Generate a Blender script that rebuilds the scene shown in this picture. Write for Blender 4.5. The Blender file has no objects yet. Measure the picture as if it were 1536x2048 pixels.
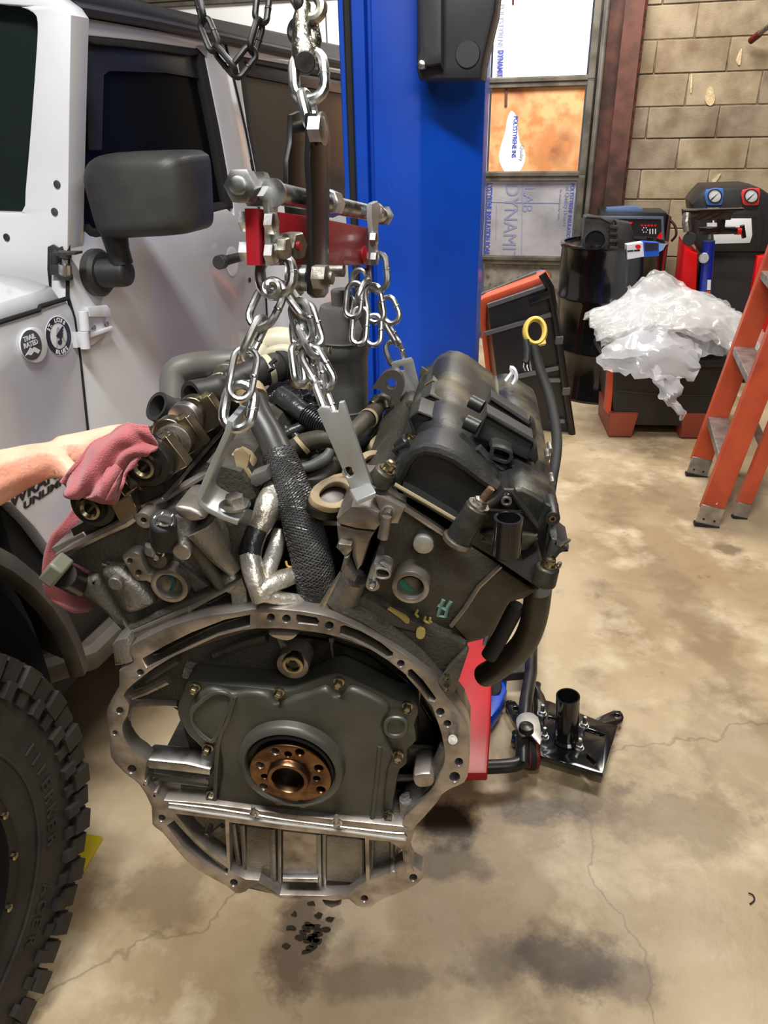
import bpy, bmesh, math, random
from mathutils import Vector as V, Matrix, noise as mnoise
random.seed(7)
S = bpy.context.scene
COL = S.collection
PI = math.pi
# ---------------- camera -----------------
F = 1500.0; CZ = 1.5
TH = math.radians(27.3); RO = math.radians(1.2)
_r0 = V((1,0,0)); _u0 = V((0, math.sin(TH), math.cos(TH))); CF = V((0, math.cos(TH), -math.sin(TH)))
CR = math.cos(RO)*_r0 - math.sin(RO)*_u0; CU = math.sin(RO)*_r0 + math.cos(RO)*_u0
CP = V((0,0,CZ))
cd = bpy.data.cameras.new('camera'); cam = bpy.data.objects.new('camera', cd); COL.objects.link(cam)
cam.matrix_world = Matrix(((CR.x,CU.x,-CF.x,CP.x),(CR.y,CU.y,-CF.y,CP.y),(CR.z,CU.z,-CF.z,CP.z),(0,0,0,1)))
cd.sensor_fit = 'VERTICAL'; cd.sensor_height = 36; cd.lens = 36*F/2048; cd.clip_start = .02
S.camera = cam
# ---------------- exposure, world, lights -----------------
S.view_settings.view_transform = 'Standard'; S.view_settings.look = 'None'
S.view_settings.exposure = 0.0; S.view_settings.gamma = 1.0; S.view_settings.use_curve_mapping = False
S.cycles.max_bounces = 7; S.cycles.sample_clamp_indirect = 4; S.cycles.use_denoising = True
wd = bpy.data.worlds.new('world'); S.world = wd; wd.use_nodes = True
wd.node_tree.nodes['Background'].inputs[0].default_value = (.75,.8,1,1)
wd.node_tree.nodes['Background'].inputs[1].default_value = .12
def area(name, loc, target, sx, sy, power, col=(1,.982,.95)):
    l = bpy.data.lights.new(name,'AREA'); l.shape='RECTANGLE'; l.size=sx; l.size_y=sy; l.energy=power; l.color=col
    o = bpy.data.objects.new(name,l); COL.objects.link(o); o.location=loc
    o.rotation_euler=(V(target)-V(loc)).to_track_quat('-Z','Y').to_euler(); return o
area('shop_light_front', (-.35,.25,3.15), (-.1,1.2,0), 1.3, .25, 86)
area('shop_light_right', (1.45,3.3,3.7), (1.1,2.9,0), 1.4, .5, 95, (1,.95,.86))
area('shop_light_door', (.6,4.5,3.45), (.55,5.7,2.4), 2.4, .3, 120, (1,.98,.95))
area('fill_light_behind', (.9,-1.6,2.9), (-.1,1.0,.9), 1.6, 1.0, 30, (1,.96,.9))  # unseen fill, added behind the camera to lift the front
# ---------------- helpers -----------------
def ray(px,py): return CF + CR*((px-768)/F) + CU*((1024-py)/F)
def P(px,py,z): return CP + ray(px,py)*z
def PZ(px,py,Z):                      # point of the pixel's ray at world height Z
    r = ray(px,py); return CP + r*((Z-CZ)/r.z)
class Fr:
    def __init__(s,o,u,n,v=(0,0,1)):
        s.o=V(o); s.u=V(u).normalized(); s.n=V(n).normalized(); s.v=V(v).normalized()
    def hit(s,px,py,w=0):
        r=ray(px,py); t=((s.o-CP).dot(s.n)+w)/r.dot(s.n); return CP+r*t
    def tr(s,px,py,w=0):
        p=s.hit(px,py,w)-s.o; return (p.dot(s.u),p.dot(s.v))
    def pt(s,u,v,w=0): return s.o+s.u*u+s.v*v+s.n*w
    def pxm(s,px,py,w=0):             # metres per pixel at that point
        return (s.hit(px,py,w)-CP).dot(CF)/F
def yawfr(o,deg):
    a=math.radians(deg); return Fr(o,(math.cos(a),-math.sin(a),0),(math.sin(a),math.cos(a),0))
def sm(pts,n=4,closed=True):
    out=[]; L=len(pts); P_=[V((*p,0)) if len(p)==2 else V(p) for p in pts]; d=len(pts[0])
    rng=range(L) if closed else range(L-1)
    for i in rng:
        if closed: a,b,c,e=P_[i-1],P_[i],P_[(i+1)%L],P_[(i+2)%L]
        else: a,b,c,e=P_[max(i-1,0)],P_[i],P_[i+1],P_[min(i+2,L-1)]
        for k in range(n):
            t=k/n
            q=.5*((2*b)+(c-a)*t+(2*a-5*b+4*c-e)*t*t+(3*b-a-3*c+e)*t**3)
            out.append(tuple(q)[:d])
    if not closed: out.append(tuple(P_[-1])[:d])
    return out
def circ(cx,cy,r,n=20,ry=None,ph=0):
    ry=ry or r
    return [(cx+r*math.cos(ph+2*PI*i/n),cy+ry*math.sin(ph+2*PI*i/n)) for i in range(n)]
def basis(d):
    d=V(d).normalized(); a=V((0,0,1)) if abs(d.z)<.9 else V((1,0,0))
    x=d.cross(a).normalized(); return x, d.cross(x).normalized(), d
def root_of(o):
    while o.parent: o=o.parent
    return o
def wloc(o):
    l=V((0,0,0))
    while o: l+=o.location; o=o.parent
    return l
def tag(o,label=None,cat=None,group=None,kind=None):
    if label: o['label']=label
    if cat: o['category']=cat
    if group: o['group']=group
    if kind: o['kind']=kind
    return o
def empty(name,loc,label=None,cat=None,group=None,kind=None):
    o=bpy.data.objects.new(name,None); COL.objects.link(o); o.location=loc; o.empty_display_size=.05
    return tag(o,label,cat,group,kind)
class MB:
    def __init__(s): s.v=[]; s.f=[]
    def add(s,v,f):
        b=len(s.v); s.v+=[V(p) for p in v]; s.f+=[tuple(i+b for i in q) for q in f]; return s
    def box(s,c,h,ax=None):
        c=V(c); a=ax or (V((1,0,0)),V((0,1,0)),V((0,0,1)))
        vs=[c+a[0]*(i*h[0])+a[1]*(j*h[1])+a[2]*(k*h[2]) for k in(-1,1) for j in(-1,1) for i in(-1,1)]
        return s.add(vs,[(0,2,3,1),(4,5,7,6),(0,1,5,4),(2,6,7,3),(0,4,6,2),(1,3,7,5)])
    def bar(s,p,q,w,h,up=(0,0,1)):
        p=V(p);q=V(q);d=(q-p); L=d.length/2; d.normalize(); x=d.cross(V(up)).normalized(); z=x.cross(d)
        return s.box((p+q)/2,(w/2,L,h/2),(x,d,z))
    def cyl(s,p,q,r,r2=None,n=16,cap=True):
        return s.lathe(p,V(q)-V(p),[(r,0),(r2 if r2 is not None else r,(V(q)-V(p)).length)],n,cap)
    def lathe(s,o,ax,prof,n=24,cap=True,ph=0):
        o=V(o); x,y,d=basis(ax); vs=[]; fs=[]
        for r,h in prof:
            for i in range(n):
                a=ph+2*PI*i/n; vs.append(o+d*h+x*(r*math.cos(a))+y*(r*math.sin(a)))
        for k in range(len(prof)-1):
            for i in range(n):
                j=(i+1)%n; fs.append((k*n+i,k*n+j,(k+1)*n+j,(k+1)*n+i))
        if cap: fs.append(tuple(range(n-1,-1,-1))); fs.append(tuple(range((len(prof)-1)*n,len(prof)*n)))
        return s.add(vs,fs)
    def tube(s,pts,r,n=10,closed=False,cap=True,twist=None,ell=1):
        pts=[V(p) for p in pts]; m=len(pts); rr=r if isinstance(r,(list,tuple)) else [r]*m
        vs=[];fs=[]; px=None
        for i,p in enumerate(pts):
            if closed: t=pts[(i+1)%m]-pts[i-1]
            else: t=pts[min(i+1,m-1)]-pts[max(i-1,0)]
            t.normalize()
            if px is None: px=basis(t)[0] if twist is None else V(twist)
            x=(px-t*px.dot(t)); x=x.normalized() if x.length>1e-6 else basis(t)[0]; px=x; y=t.cross(x)
            for k in range(n):
                a=2*PI*k/n; vs.append(p+x*(rr[i]*math.cos(a))+y*(rr[i]*ell*math.sin(a)))
        for i in range(m if closed else m-1):
            j=(i+1)%m
            for k in range(n):
                l=(k+1)%n; fs.append((i*n+k,i*n+l,j*n+l,j*n+k))
        if not closed and cap: fs.append(tuple(range(n-1,-1,-1))); fs.append(tuple(range((m-1)*n,m*n)))
        return s.add(vs,fs)
    def grid(s,rows,closed=False):
        m=len(rows);n=len(rows[0]); vs=[p for r in rows for p in r]; fs=[]
        for i in range(m-1):
            for j in range(n if closed else n-1):
                k=(j+1)%n; fs.append((i*n+j,i*n+k,(i+1)*n+k,(i+1)*n+j))
        return s.add(vs,fs)
    def loft(s,secs):
        n=len(secs[0]); b=len(s.v); s.grid(secs,True); m=len(secs)
        s.f.append(tuple(b+i for i in range(n-1,-1,-1))); s.f.append(tuple(b+(m-1)*n+i for i in range(n))); return s
    def plate(s,fr,out,holes=(),w0=0,w1=.01,bev=0,px=True,wt=None):
        """outline (pixels, or u/v metres) -> slab standing in the frame between depths w0 and w1"""
        c=bpy.data.curves.new('c','CURVE'); c.dimensions='2D'; c.fill_mode='BOTH'; wt=w0 if wt is None else wt
        for q in [out]+list(holes):
            uv=[fr.tr(a,b,wt) for a,b in q] if px else q
            sp=c.splines.new('POLY'); sp.points.add(len(uv)-1); sp.use_cyclic_u=True
            for p,(a,b) in zip(sp.points,uv): p.co=(a,b,0,1)
        th=(w1-w0)/2; c.extrude=max(th-bev,1e-5); c.bevel_depth=bev; c.bevel_resolution=1; c.offset=-bev
        o=bpy.data.objects.new('c',c); m=bpy.data.meshes.new_from_object(o)
        vs=[fr.pt(v.co.x,v.co.y,(w0+w1)/2+v.co.z) for v in m.vertices]
        s.add(vs,[tuple(p.vertices) for p in m.polygons])
        bpy.data.objects.remove(o); bpy.data.curves.remove(c); bpy.data.meshes.remove(m); return s
    def text(s,body,fr,u,v,w,size,rot=0,ext=.0004,font_bold=0,sx=1,align='LEFT',shear=0):
        c=bpy.data.curves.new('t','FONT'); c.body=body; c.size=size; c.extrude=ext; c.offset=font_bold; c.align_x=align; c.shear=shear; c.resolution_u=3
        o=bpy.data.objects.new('t',c); m=bpy.data.meshes.new_from_object(o); ca,sa=math.cos(rot),math.sin(rot)
        vs=[fr.pt(u+(q.co.x*sx)*ca-q.co.y*sa, v+(q.co.x*sx)*sa+q.co.y*ca, w-q.co.z) for q in m.vertices]
        s.add(vs,[tuple(p.vertices) for p in m.polygons])
        bpy.data.objects.remove(o); bpy.data.curves.remove(c); bpy.data.meshes.remove(m); return s
    def obj(s,name,mat,parent=None,bevel=0,sub=0,ang=35,solid=0,flat=False,label=None,fix=True,seg=2):
        me=bpy.data.meshes.new(name); o=bpy.data.objects.new(name,me); COL.objects.link(o)
        if parent is None:
            n=len(s.v); off=V((sum(p.x for p in s.v)/n,sum(p.y for p in s.v)/n,min(p.z for p in s.v))); o.location=off
        else: o.parent=parent; off=wloc(parent)
        me.from_pydata([p-off for p in s.v],[],s.f); me.update()
        if fix:
            bm=bmesh.new(); bm.from_mesh(me); bmesh.ops.remove_doubles(bm,verts=bm.verts,dist=1e-6)
            bmesh.ops.recalc_face_normals(bm,faces=bm.faces); bm.to_mesh(me); bm.free()
        if isinstance(mat,(list,tuple)):
            for m in mat: me.materials.append(m)
        else: me.materials.append(mat)
        if not flat:
            me.polygons.foreach_set('use_smooth',[True]*len(me.polygons))
            if not sub: me.set_sharp_from_angle(angle=math.radians(ang))
        if solid: q=o.modifiers.new('s','SOLIDIFY'); q.thickness=solid; q.offset=0
        if bevel: q=o.modifiers.new('b','BEVEL'); q.width=bevel; q.segments=seg; q.limit_method='ANGLE'; q.angle_limit=math.radians(38); q.harden_normals=False
        if sub: q=o.modifiers.new('d','SUBSURF'); q.levels=sub; q.render_levels=sub
        if label: o['label']=label
        return o
def setobj(o,**k): return tag(o,**k)
# ---------------- materials -----------------
MATS={}
def mat(name,c,r=.5,m=0,c2=None,sc=30,lo=.4,hi=.65,bump=0,bsc=120,coat=0,c3=None,sc3=6,lo3=.55,hi3=.7,spec=.5,alpha=1,trans=0,sheen=0,sss=0,det=6,rv=0):
    k=bpy.data.materials.new(name); k.use_nodes=True; nt=k.node_tree; b=nt.nodes['Principled BSDF']; L=nt.links
    b.inputs['Roughness'].default_value=r; b.inputs['Metallic'].default_value=m; b.inputs['Base Color'].default_value=(*c,1)
    b.inputs['Coat Weight'].default_value=coat; b.inputs['Specular IOR Level'].default_value=spec
    b.inputs['Alpha'].default_value=alpha; b.inputs['Transmission Weight'].default_value=trans; b.inputs['Sheen Weight'].default_value=sheen
    if sss: b.inputs['Subsurface Weight'].default_value=sss; b.inputs['Subsurface Radius'].default_value=(.01,.004,.002); b.inputs['Subsurface Scale'].default_value=1
    tc=nt.nodes.new('ShaderNodeTexCoord')
    def nz(scale,d=det):
        n=nt.nodes.new('ShaderNodeTexNoise'); n.inputs['Scale'].default_value=scale; n.inputs['Detail'].default_value=d; L.new(tc.outputs['Object'],n.inputs['Vector']); return n
    def mixer(prev,col,scale,l,h):
        n=nz(scale); mr=nt.nodes.new('ShaderNodeMapRange'); mr.inputs[1].default_value=l; mr.inputs[2].default_value=h
        L.new(n.outputs[0],mr.inputs[0]); mx=nt.nodes.new('ShaderNodeMix'); mx.data_type='RGBA'
        L.new(mr.outputs[0],mx.inputs[0]); mx.inputs[7].default_value=(*col,1)
        if prev is None: mx.inputs[6].default_value=(*c,1)
        else: L.new(prev,mx.inputs[6])
        return mx.outputs[2],mr.outputs[0]
    out=None; fac=None
    if c2: out,fac=mixer(None,c2,sc,lo,hi)
    if c3: out,_=mixer(out,c3,sc3,lo3,hi3)
    if out: L.new(out,b.inputs['Base Color'])
    if rv and fac:
        q=nt.nodes.new('ShaderNodeMapRange'); q.inputs[3].default_value=r; q.inputs[4].default_value=r+rv; L.new(fac,q.inputs[0]); L.new(q.outputs[0],b.inputs['Roughness'])
    if bump:
        n=nz(bsc,4); bp=nt.nodes.new('ShaderNodeBump'); bp.inputs['Strength'].default_value=bump; bp.inputs['Distance'].default_value=.003; L.new(n.outputs[0],bp.inputs['Height']); L.new(bp.outputs[0],b.inputs['Normal'])
    MATS[name]=k; return k
def srgb(r,g,b):
    f=lambda x:(x/255/12.92 if x<=10 else ((x/255+.055)/1.055)**2.4); return (f(r),f(g),f(b))
white_paint=mat('white_car_paint',srgb(219,221,226),.24,0,coat=.5,c2=srgb(206,207,212),sc=2.5)
black_plastic=mat('black_textured_plastic',srgb(38,38,38),.5,0,c2=srgb(58,58,56),sc=9,bump=.15,bsc=500)
black_gloss=mat('black_gloss_paint',(.008,.008,.009),.14,0,coat=.6)
black_matte=mat('black_rubber',(.014,.014,.014),.7,0)
glass_dark=mat('tinted_glass',(.005,.006,.007),.2,0,spec=.06)
blue_paint=mat('blue_lift_paint',srgb(0,76,200),.4,0,coat=.2,c2=srgb(0,66,180),sc=3)
zinc=mat('zinc_plated_steel',(.62,.63,.64),.27,1,c2=(.38,.38,.37),sc=60,rv=.2)
zinc_old=mat('old_galvanised_steel',(.45,.43,.38),.38,1,c2=(.16,.14,.11),sc=70,rv=.25,bump=.2)
dark_steel=mat('dark_oxidised_steel',(.075,.07,.065),.45,.8,c2=(.035,.032,.03),sc=80)
red_paint=mat('red_leveler_paint',srgb(150,22,34),.42,0,coat=.1,c2=srgb(120,14,26),sc=12)
alu=mat('cast_aluminium',(.34,.33,.31),.42,.85,c2=(.2,.185,.16),sc=16,lo=.38,hi=.7,bump=.35,bsc=260,rv=.15,c3=(.10,.085,.065),sc3=9,lo3=.58,hi3=.8)
alu_dark=mat('grimy_cast_aluminium',(.125,.118,.10),.48,.6,c2=(.075,.068,.055),sc=14,lo=.35,hi=.7,bump=.4,bsc=240,rv=.2,c3=(.17,.16,.14),sc3=26,lo3=.58,hi3=.8)
alu_mach=mat('machined_aluminium',(.42,.38,.35),.33,.8,c2=(.20,.17,.14),sc=26,rv=.2)
alu_bright=mat('bright_aluminium',(.62,.61,.60),.25,1,c2=(.3,.29,.28),sc=30,rv=.2)
cover_grey=mat('grey_painted_steel',srgb(86,86,78),.42,.35,c2=srgb(62,61,55),sc=9,bump=.08)
dark_metal=mat('blackened_metal',(.035,.03,.025),.3,.5,c2=(.012,.01,.009),sc=20)  # also gives slots and deck windows their shade by colour
bronze=mat('heat_tinted_steel',(.22,.12,.06),.28,1,c2=(.10,.055,.035),sc=40,rv=.15)
brass=mat('yellow_zinc',(.40,.35,.24),.3,1,c2=(.2,.17,.11),sc=60)
vc_plastic=mat('dusty_black_plastic',srgb(30,31,31),.42,0,c2=srgb(40,40,38),sc=12,c3=srgb(112,102,78),sc3=11,lo3=.52,hi3=.74,bump=.1,bsc=300)
hose=mat('rubber_hose',srgb(38,38,37),.5,0,c2=srgb(84,80,70),sc=14,lo=.5,hi=.8)
foil=mat('foil_sleeve',(.75,.72,.66),.35,.7,c2=(.35,.3,.22),sc=30,bump=.9,bsc=90)
skin=mat('skin',srgb(228,172,146),.5,0,c2=srgb(206,130,106),sc=16,lo=.45,hi=.7,sss=.12,bump=.25,bsc=260,c3=srgb(170,90,66),sc3=60,lo3=.66,hi3=.74)
rag_m=mat('red_shop_rag',srgb(172,92,96),.9,0,c2=srgb(150,72,78),sc=18,bump=.6,bsc=700,sheen=.3)
orange_fg=mat('orange_fibreglass',srgb(214,92,58),.45,0,c2=srgb(188,74,46),sc=8,coat=.1)
alu_plain=mat('ladder_aluminium',(.5,.49,.47),.4,.8,c2=(.33,.31,.28),sc=20)
red_plastic=mat('red_plastic',srgb(225,18,24),.35)
tote_black=mat('black_tote_plastic',srgb(34,33,34),.38,0,c2=srgb(45,44,44),sc=5)
tote_orange=mat('orange_tote_plastic',srgb(205,80,50),.45)
rust=mat('rusty_steel_column',srgb(106,66,54),.6,.2,c2=srgb(62,42,36),sc=5,lo=.4,hi=.6,bump=.3)
door_steel=mat('dirty_door_steel',srgb(116,108,96),.5,.3,c2=srgb(80,74,64),sc=8)
# ================= room =================
RY=15.0; _a=math.radians(RY)
rx=V((math.cos(_a),-math.sin(_a),0)); ry=V((math.sin(_a),math.cos(_a),0))
def RF(D): return Fr(ry*D,rx,ry)
WD=5.85; W=RF(WD)
def RP(u,d,z=0): return rx*u+ry*d+V((0,0,z))
# floor: slab with procedural stained concrete
def floor_mat():
    k=bpy.data.materials.new('stained_concrete'); k.use_nodes=True; nt=k.node_tree; L=nt.links; b=nt.nodes['Principled BSDF']
    tc=nt.nodes.new('ShaderNodeTexCoord')
    def n(scale,d=8,r=.55,dist=0):
        q=nt.nodes.new('ShaderNodeTexNoise'); q.inputs['Scale'].default_value=scale; q.inputs['Detail'].default_value=d; q.inputs['Roughness'].default_value=r; q.inputs['Distortion'].default_value=dist; L.new(tc.outputs['Object'],q.inputs['Vector']); return q.outputs[0]
    def mr(x,l,h,a=0,c=1):
        q=nt.nodes.new('ShaderNodeMapRange'); q.inputs[1].default_value=l; q.inputs[2].default_value=h; q.inputs[3].default_value=a; q.inputs[4].default_value=c; L.new(x,q.inputs[0]); return q.outputs[0]
    def mix(a,c,f):
        q=nt.nodes.new('ShaderNodeMix'); q.data_type='RGBA'; L.new(f,q.inputs[0])
        if isinstance(a,tuple): q.inputs[6].default_value=(*a,1)
        else: L.new(a,q.inputs[6])
        q.inputs[7].default_value=(*c,1); return q.outputs[2]
    x=mix(srgb(205,184,150),srgb(172,148,114),mr(n(1.6),.42,.6))
    x=mix(x,srgb(226,208,176),mr(n(5,6,.6),.52,.68,0,.8))
    x=mix(x,srgb(118,98,76),mr(n(3.1,9,.62,.4),.56,.74,0,.8))
    x=mix(x,srgb(70,58,46),mr(n(9,8,.65),.63,.78,0,.75))
    # spots of their own shape: oil stains, and shade painted under engine and caster
    geo=nt.nodes.new('ShaderNodeNewGeometry')
    def spot(cx,cy,rx_,ry_,col,x,st=.8):
        s=nt.nodes.new('ShaderNodeVectorMath'); s.operation='SUBTRACT'; L.new(geo.outputs['Position'],s.inputs[0]); s.inputs[1].default_value=(cx,cy,0)
        m=nt.nodes.new('ShaderNodeVectorMath'); m.operation='DIVIDE'; L.new(s.outputs[0],m.inputs[0]); m.inputs[1].default_value=(rx_,ry_,9)
        l=nt.nodes.new('ShaderNodeVectorMath'); l.operation='LENGTH'; L.new(m.outputs[0],l.inputs[0])
        a=nt.nodes.new('ShaderNodeMath'); a.operation='ADD'; L.new(l.outputs['Value'],a.inputs[0]); L.new(mr(n(11,7,.65),.3,.7,-.45,.45),a.inputs[1])
        return mix(x,col,mr(a.outputs[0],1.1,.55,0,st))
    for px,py,a,c_,col,st in SPOTS:
        p=PZ(px,py,0); x=spot(p.x,p.y,a,c_,col,x,st)
    # cracks
    v=nt.nodes.new('ShaderNodeTexVoronoi'); v.feature='DISTANCE_TO_EDGE'; v.inputs['Scale'].default_value=.55
    wv=nt.nodes.new('ShaderNodeVectorMath'); wv.operation='ADD'; L.new(tc.outputs['Object'],wv.inputs[0])
    nn=nt.nodes.new('ShaderNodeTexNoise'); nn.inputs['Scale'].default_value=5; nn.inputs['Detail'].default_value=6; L.new(tc.outputs['Object'],nn.inputs['Vector'])
    ss=nt.nodes.new('ShaderNodeVectorMath'); ss.operation='SCALE'; ss.inputs['Scale'].default_value=.22; L.new(nn.outputs[1],ss.inputs[0]); L.new(ss.outputs[0],wv.inputs[1]); L.new(wv.outputs[0],v.inputs['Vector'])
    x=mix(x,srgb(92,76,58),mr(v.outputs[0],.0022,.0003,0,.4))
    L.new(x,b.inputs['Base Color'])
    L.new(mr(n(2.5),.35,.7,.32,.62),b.inputs['Roughness'])
    bp=nt.nodes.new('ShaderNodeBump'); bp.inputs['Strength'].default_value=.18; bp.inputs['Distance'].default_value=.004; L.new(n(40,6),bp.inputs['Height']); L.new(bp.outputs[0],b.inputs['Normal'])
    return k
dk=srgb(52,40,32)
SPOTS=[(890,1640,.10,.075,srgb(30,22,18),.9),(900,1730,.10,.05,dk,.55),(600,1880,.07,.14,srgb(74,54,42),.75),(1160,1590,.12,.1,dk,.55),(1050,1620,.15,.05,dk,.6),
  (1130,1920,.13,.08,dk,.7),(1240,1960,.10,.07,dk,.5),(1010,1930,.10,.06,dk,.45),(1460,1100,.07,.05,dk,.6),(1380,1640,.2,.12,srgb(120,100,80),.5),(990,1470,.06,.1,dk,.4),
  (330,1780,.12,.1,srgb(110,90,68),.5),(1480,1500,.16,.25,srgb(140,118,92),.5),(1370,1010,.10,.5,srgb(140,116,90),.5),(1400,1250,.10,.5,srgb(132,110,84),.5),(720,1960,.2,.04,srgb(120,98,74),.6)]
floor=MB().add([RP(-7,-5,0),RP(7,-5,0),RP(7,WD+.2,0),RP(-7,WD+.2,0),RP(-7,-5,-.1),RP(7,-5,-.1),RP(7,WD+.2,-.1),RP(-7,WD+.2,-.1)],[(0,1,2,3),(7,6,5,4),(0,4,5,1),(1,5,6,2),(2,6,7,3),(3,7,4,0)]).obj('floor',floor_mat(),flat=True)
tag(floor,kind='structure')
wallpaint=mat('grey_wall_paint',srgb(120,112,98),.8,c2=srgb(100,92,80),sc=3)
ceilm=mat('dark_ceiling',srgb(70,68,66),.8)
def rbox(name,u0,u1,d0,d1,z0,z1,m,parent=None,bevel=0):
    return MB().box(RP((u0+u1)/2,(d0+d1)/2,(z0+z1)/2),((u1-u0)/2,(d1-d0)/2,(z1-z0)/2),(rx,ry,V((0,0,1)))).obj(name,m,parent,bevel)
for nm,a in (('wall_left',(-7.2,-7,-5,WD+.2,0,4.6)),('wall_right',(7,7.2,-5,WD+.2,0,4.6)),('wall_front',(-7.2,7.2,-5.2,-5,0,4.6))):
    tag(rbox(nm,*a,wallpaint),kind='structure')
tag(rbox('ceiling',-7.2,7.2,-5.2,WD+.2,4.6,4.7,ceilm),kind='structure')
# block wall
UC=W.tr(1266,200)[0]                       # where column ends and block starts
mortar=mat('mortar',srgb(128,112,90),.95,c2=srgb(86,72,56),sc=20,bump=.5)
bm_=[mat('concrete_block_%s'%t,srgb(*c),.9,c2=srgb(c[0]-30,c[1]-31,c[2]-30),sc=7,bump=.7,bsc=160,c3=srgb(c[0]-52,c[1]-56,c[2]-56),sc3=2.2,lo3=.55,hi3=.75) for t,c in (('tan',(164,146,120)),('grey',(154,138,116)),('pale',(172,154,126)))]
wall=rbox('wall_back',UC-.02,7,WD+.006,WD+.2,0,4.6,mortar); tag(wall,kind='structure')
uj,vj=W.tr(1374,178); v0=W.tr(1350,213)[1]; BH=.187; 
v0=v0-math.floor(v0/BH)*BH-BH
bh={}
row=0; ref=round((W.tr(1350,178)[1]-v0)/BH-.5)
for r in range(0,21):
    z0=v0+r*BH; off=uj+(0 if (r-ref)%2==0 else .2175)
    u=off-math.ceil((off-UC)/.435)*.435
    while u<UC+2.6:
        a=max(u,UC)+.0035; b_=u+.435-.0035; zz0=max(z0+.0035,.001); zz1=z0+BH-.0035
        u+=.435
        if b_-a<.03 or zz1-zz0<.03: continue
        key=(round(b_-a,3),round(zz1-zz0,3))
        rnd=random.uniform(-.002,.003)
        c=RP((a+b_)/2,WD+.02-rnd,(zz0+zz1)/2)
        m=MB().box(c,((b_-a)/2,.02,(zz1-zz0)/2),(rx,ry,V((0,0,1)))).obj('brick',random.choice(bm_),wall,bevel=.004,seg=1)
# paint drips / chips on the block wall
drip=mat('old_adhesive',srgb(196,168,120),.8,c2=srgb(220,205,170),sc=60)
mb=MB()
for pts in ([(1478,105),(1484,98),(1480,130),(1472,122)],[(1414,180),(1424,174),(1430,200),(1420,212),(1410,200)],[(1436,350),(1442,348),(1430,366),(1424,362)],[(1382,150),(1385,150),(1383,185),(1380,178)]):
    mb.plate(W,sm(pts,3),(),-.006,-.001)
mb.obj('glue_patch',drip,wall)
# steel column + track + door stile
col=empty('trim_1',RP(UC-.15,WD,0),kind='structure')
ZT=3.6
def vplate(name,x0,x1,m,w0,w1,parent,py=380,bevel=.002,top=ZT,bot=0):
    u0=W.tr(x0,py,w0)[0]; u1=W.tr(x1,py,w0)[0]
    return MB().box(W.pt((u0+u1)/2,(top+bot)/2,(w0+w1)/2),(abs(u1-u0)/2,(w1-w0)/2,(top-bot)/2),(rx,ry,V((0,0,1)))).obj(name,m,parent,bevel)
vplate('column_web',1186,1226,rust,-.02,.1,col,py=300)
vplate('column_flange',1219,1256,rust,-.10,.1,col,py=300)
darkgap=mat('dark_rust_edge',srgb(46,30,24),.9,c2=srgb(110,50,30),sc=40,bump=.8)
vplate('rust_edge',1254,1261,darkgap,-.06,.1,col,py=300)
track=empty('trim_2',RP(UC-.35,WD,0),kind='structure')
trm=mat('track_steel',srgb(140,134,126),.4,.5,c2=srgb(96,88,80),sc=6)
ut=W.tr(1186,300,-.12)[0]
MB().cyl(W.pt(ut,0.0,-.12),W.pt(ut,ZT,-.12),.018).obj('track_rail',trm,track)
vplate('track_back',1176,1192,dark_metal,-.09,-.03,track,py=300)
# overhead door
door=empty('door_1',RP(-1.0,WD,0),kind='structure')
DL=-3.6; DR=W.tr(1163,300,-.05)[0]; w_d=-.03
seams=[W.tr(1050,y,-.05)[1] for y in (520,352,164)]
hgt=(seams[2]-seams[0])/2
white_foam=mat('white_foam_board',srgb(246,245,240),.6)
kraft=mat('kraft_board_stained',srgb(244,184,126),.7,c2=srgb(170,104,66),sc=3.2,lo=.44,hi=.66,c3=srgb(214,140,84),sc3=9,lo3=.45,hi3=.6)
foilb=mat('silver_foil_board',srgb(206,202,204),.3,.35,c2=srgb(168,166,170),sc=4,bump=.8,bsc=14)
woodg=mat('grey_weathered_panel',srgb(150,142,132),.8,c2=srgb(110,102,92),sc=9,c3=srgb(80,72,64),sc3=22)
levels=[0.02]+[seams[0]-hgt*k for k in (2,1) if seams[0]-hgt*k>.15]+seams+[seams[2]+hgt,seams[2]+2*hgt]
mats_=[woodg]*(len(levels)-6+1)+[woodg,foilb,kraft,white_foam,white_foam]
cols=[DL,-2.2,-1.15,-.1,DR]
ux=W.tr(946,350,-.04)[0]
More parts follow.
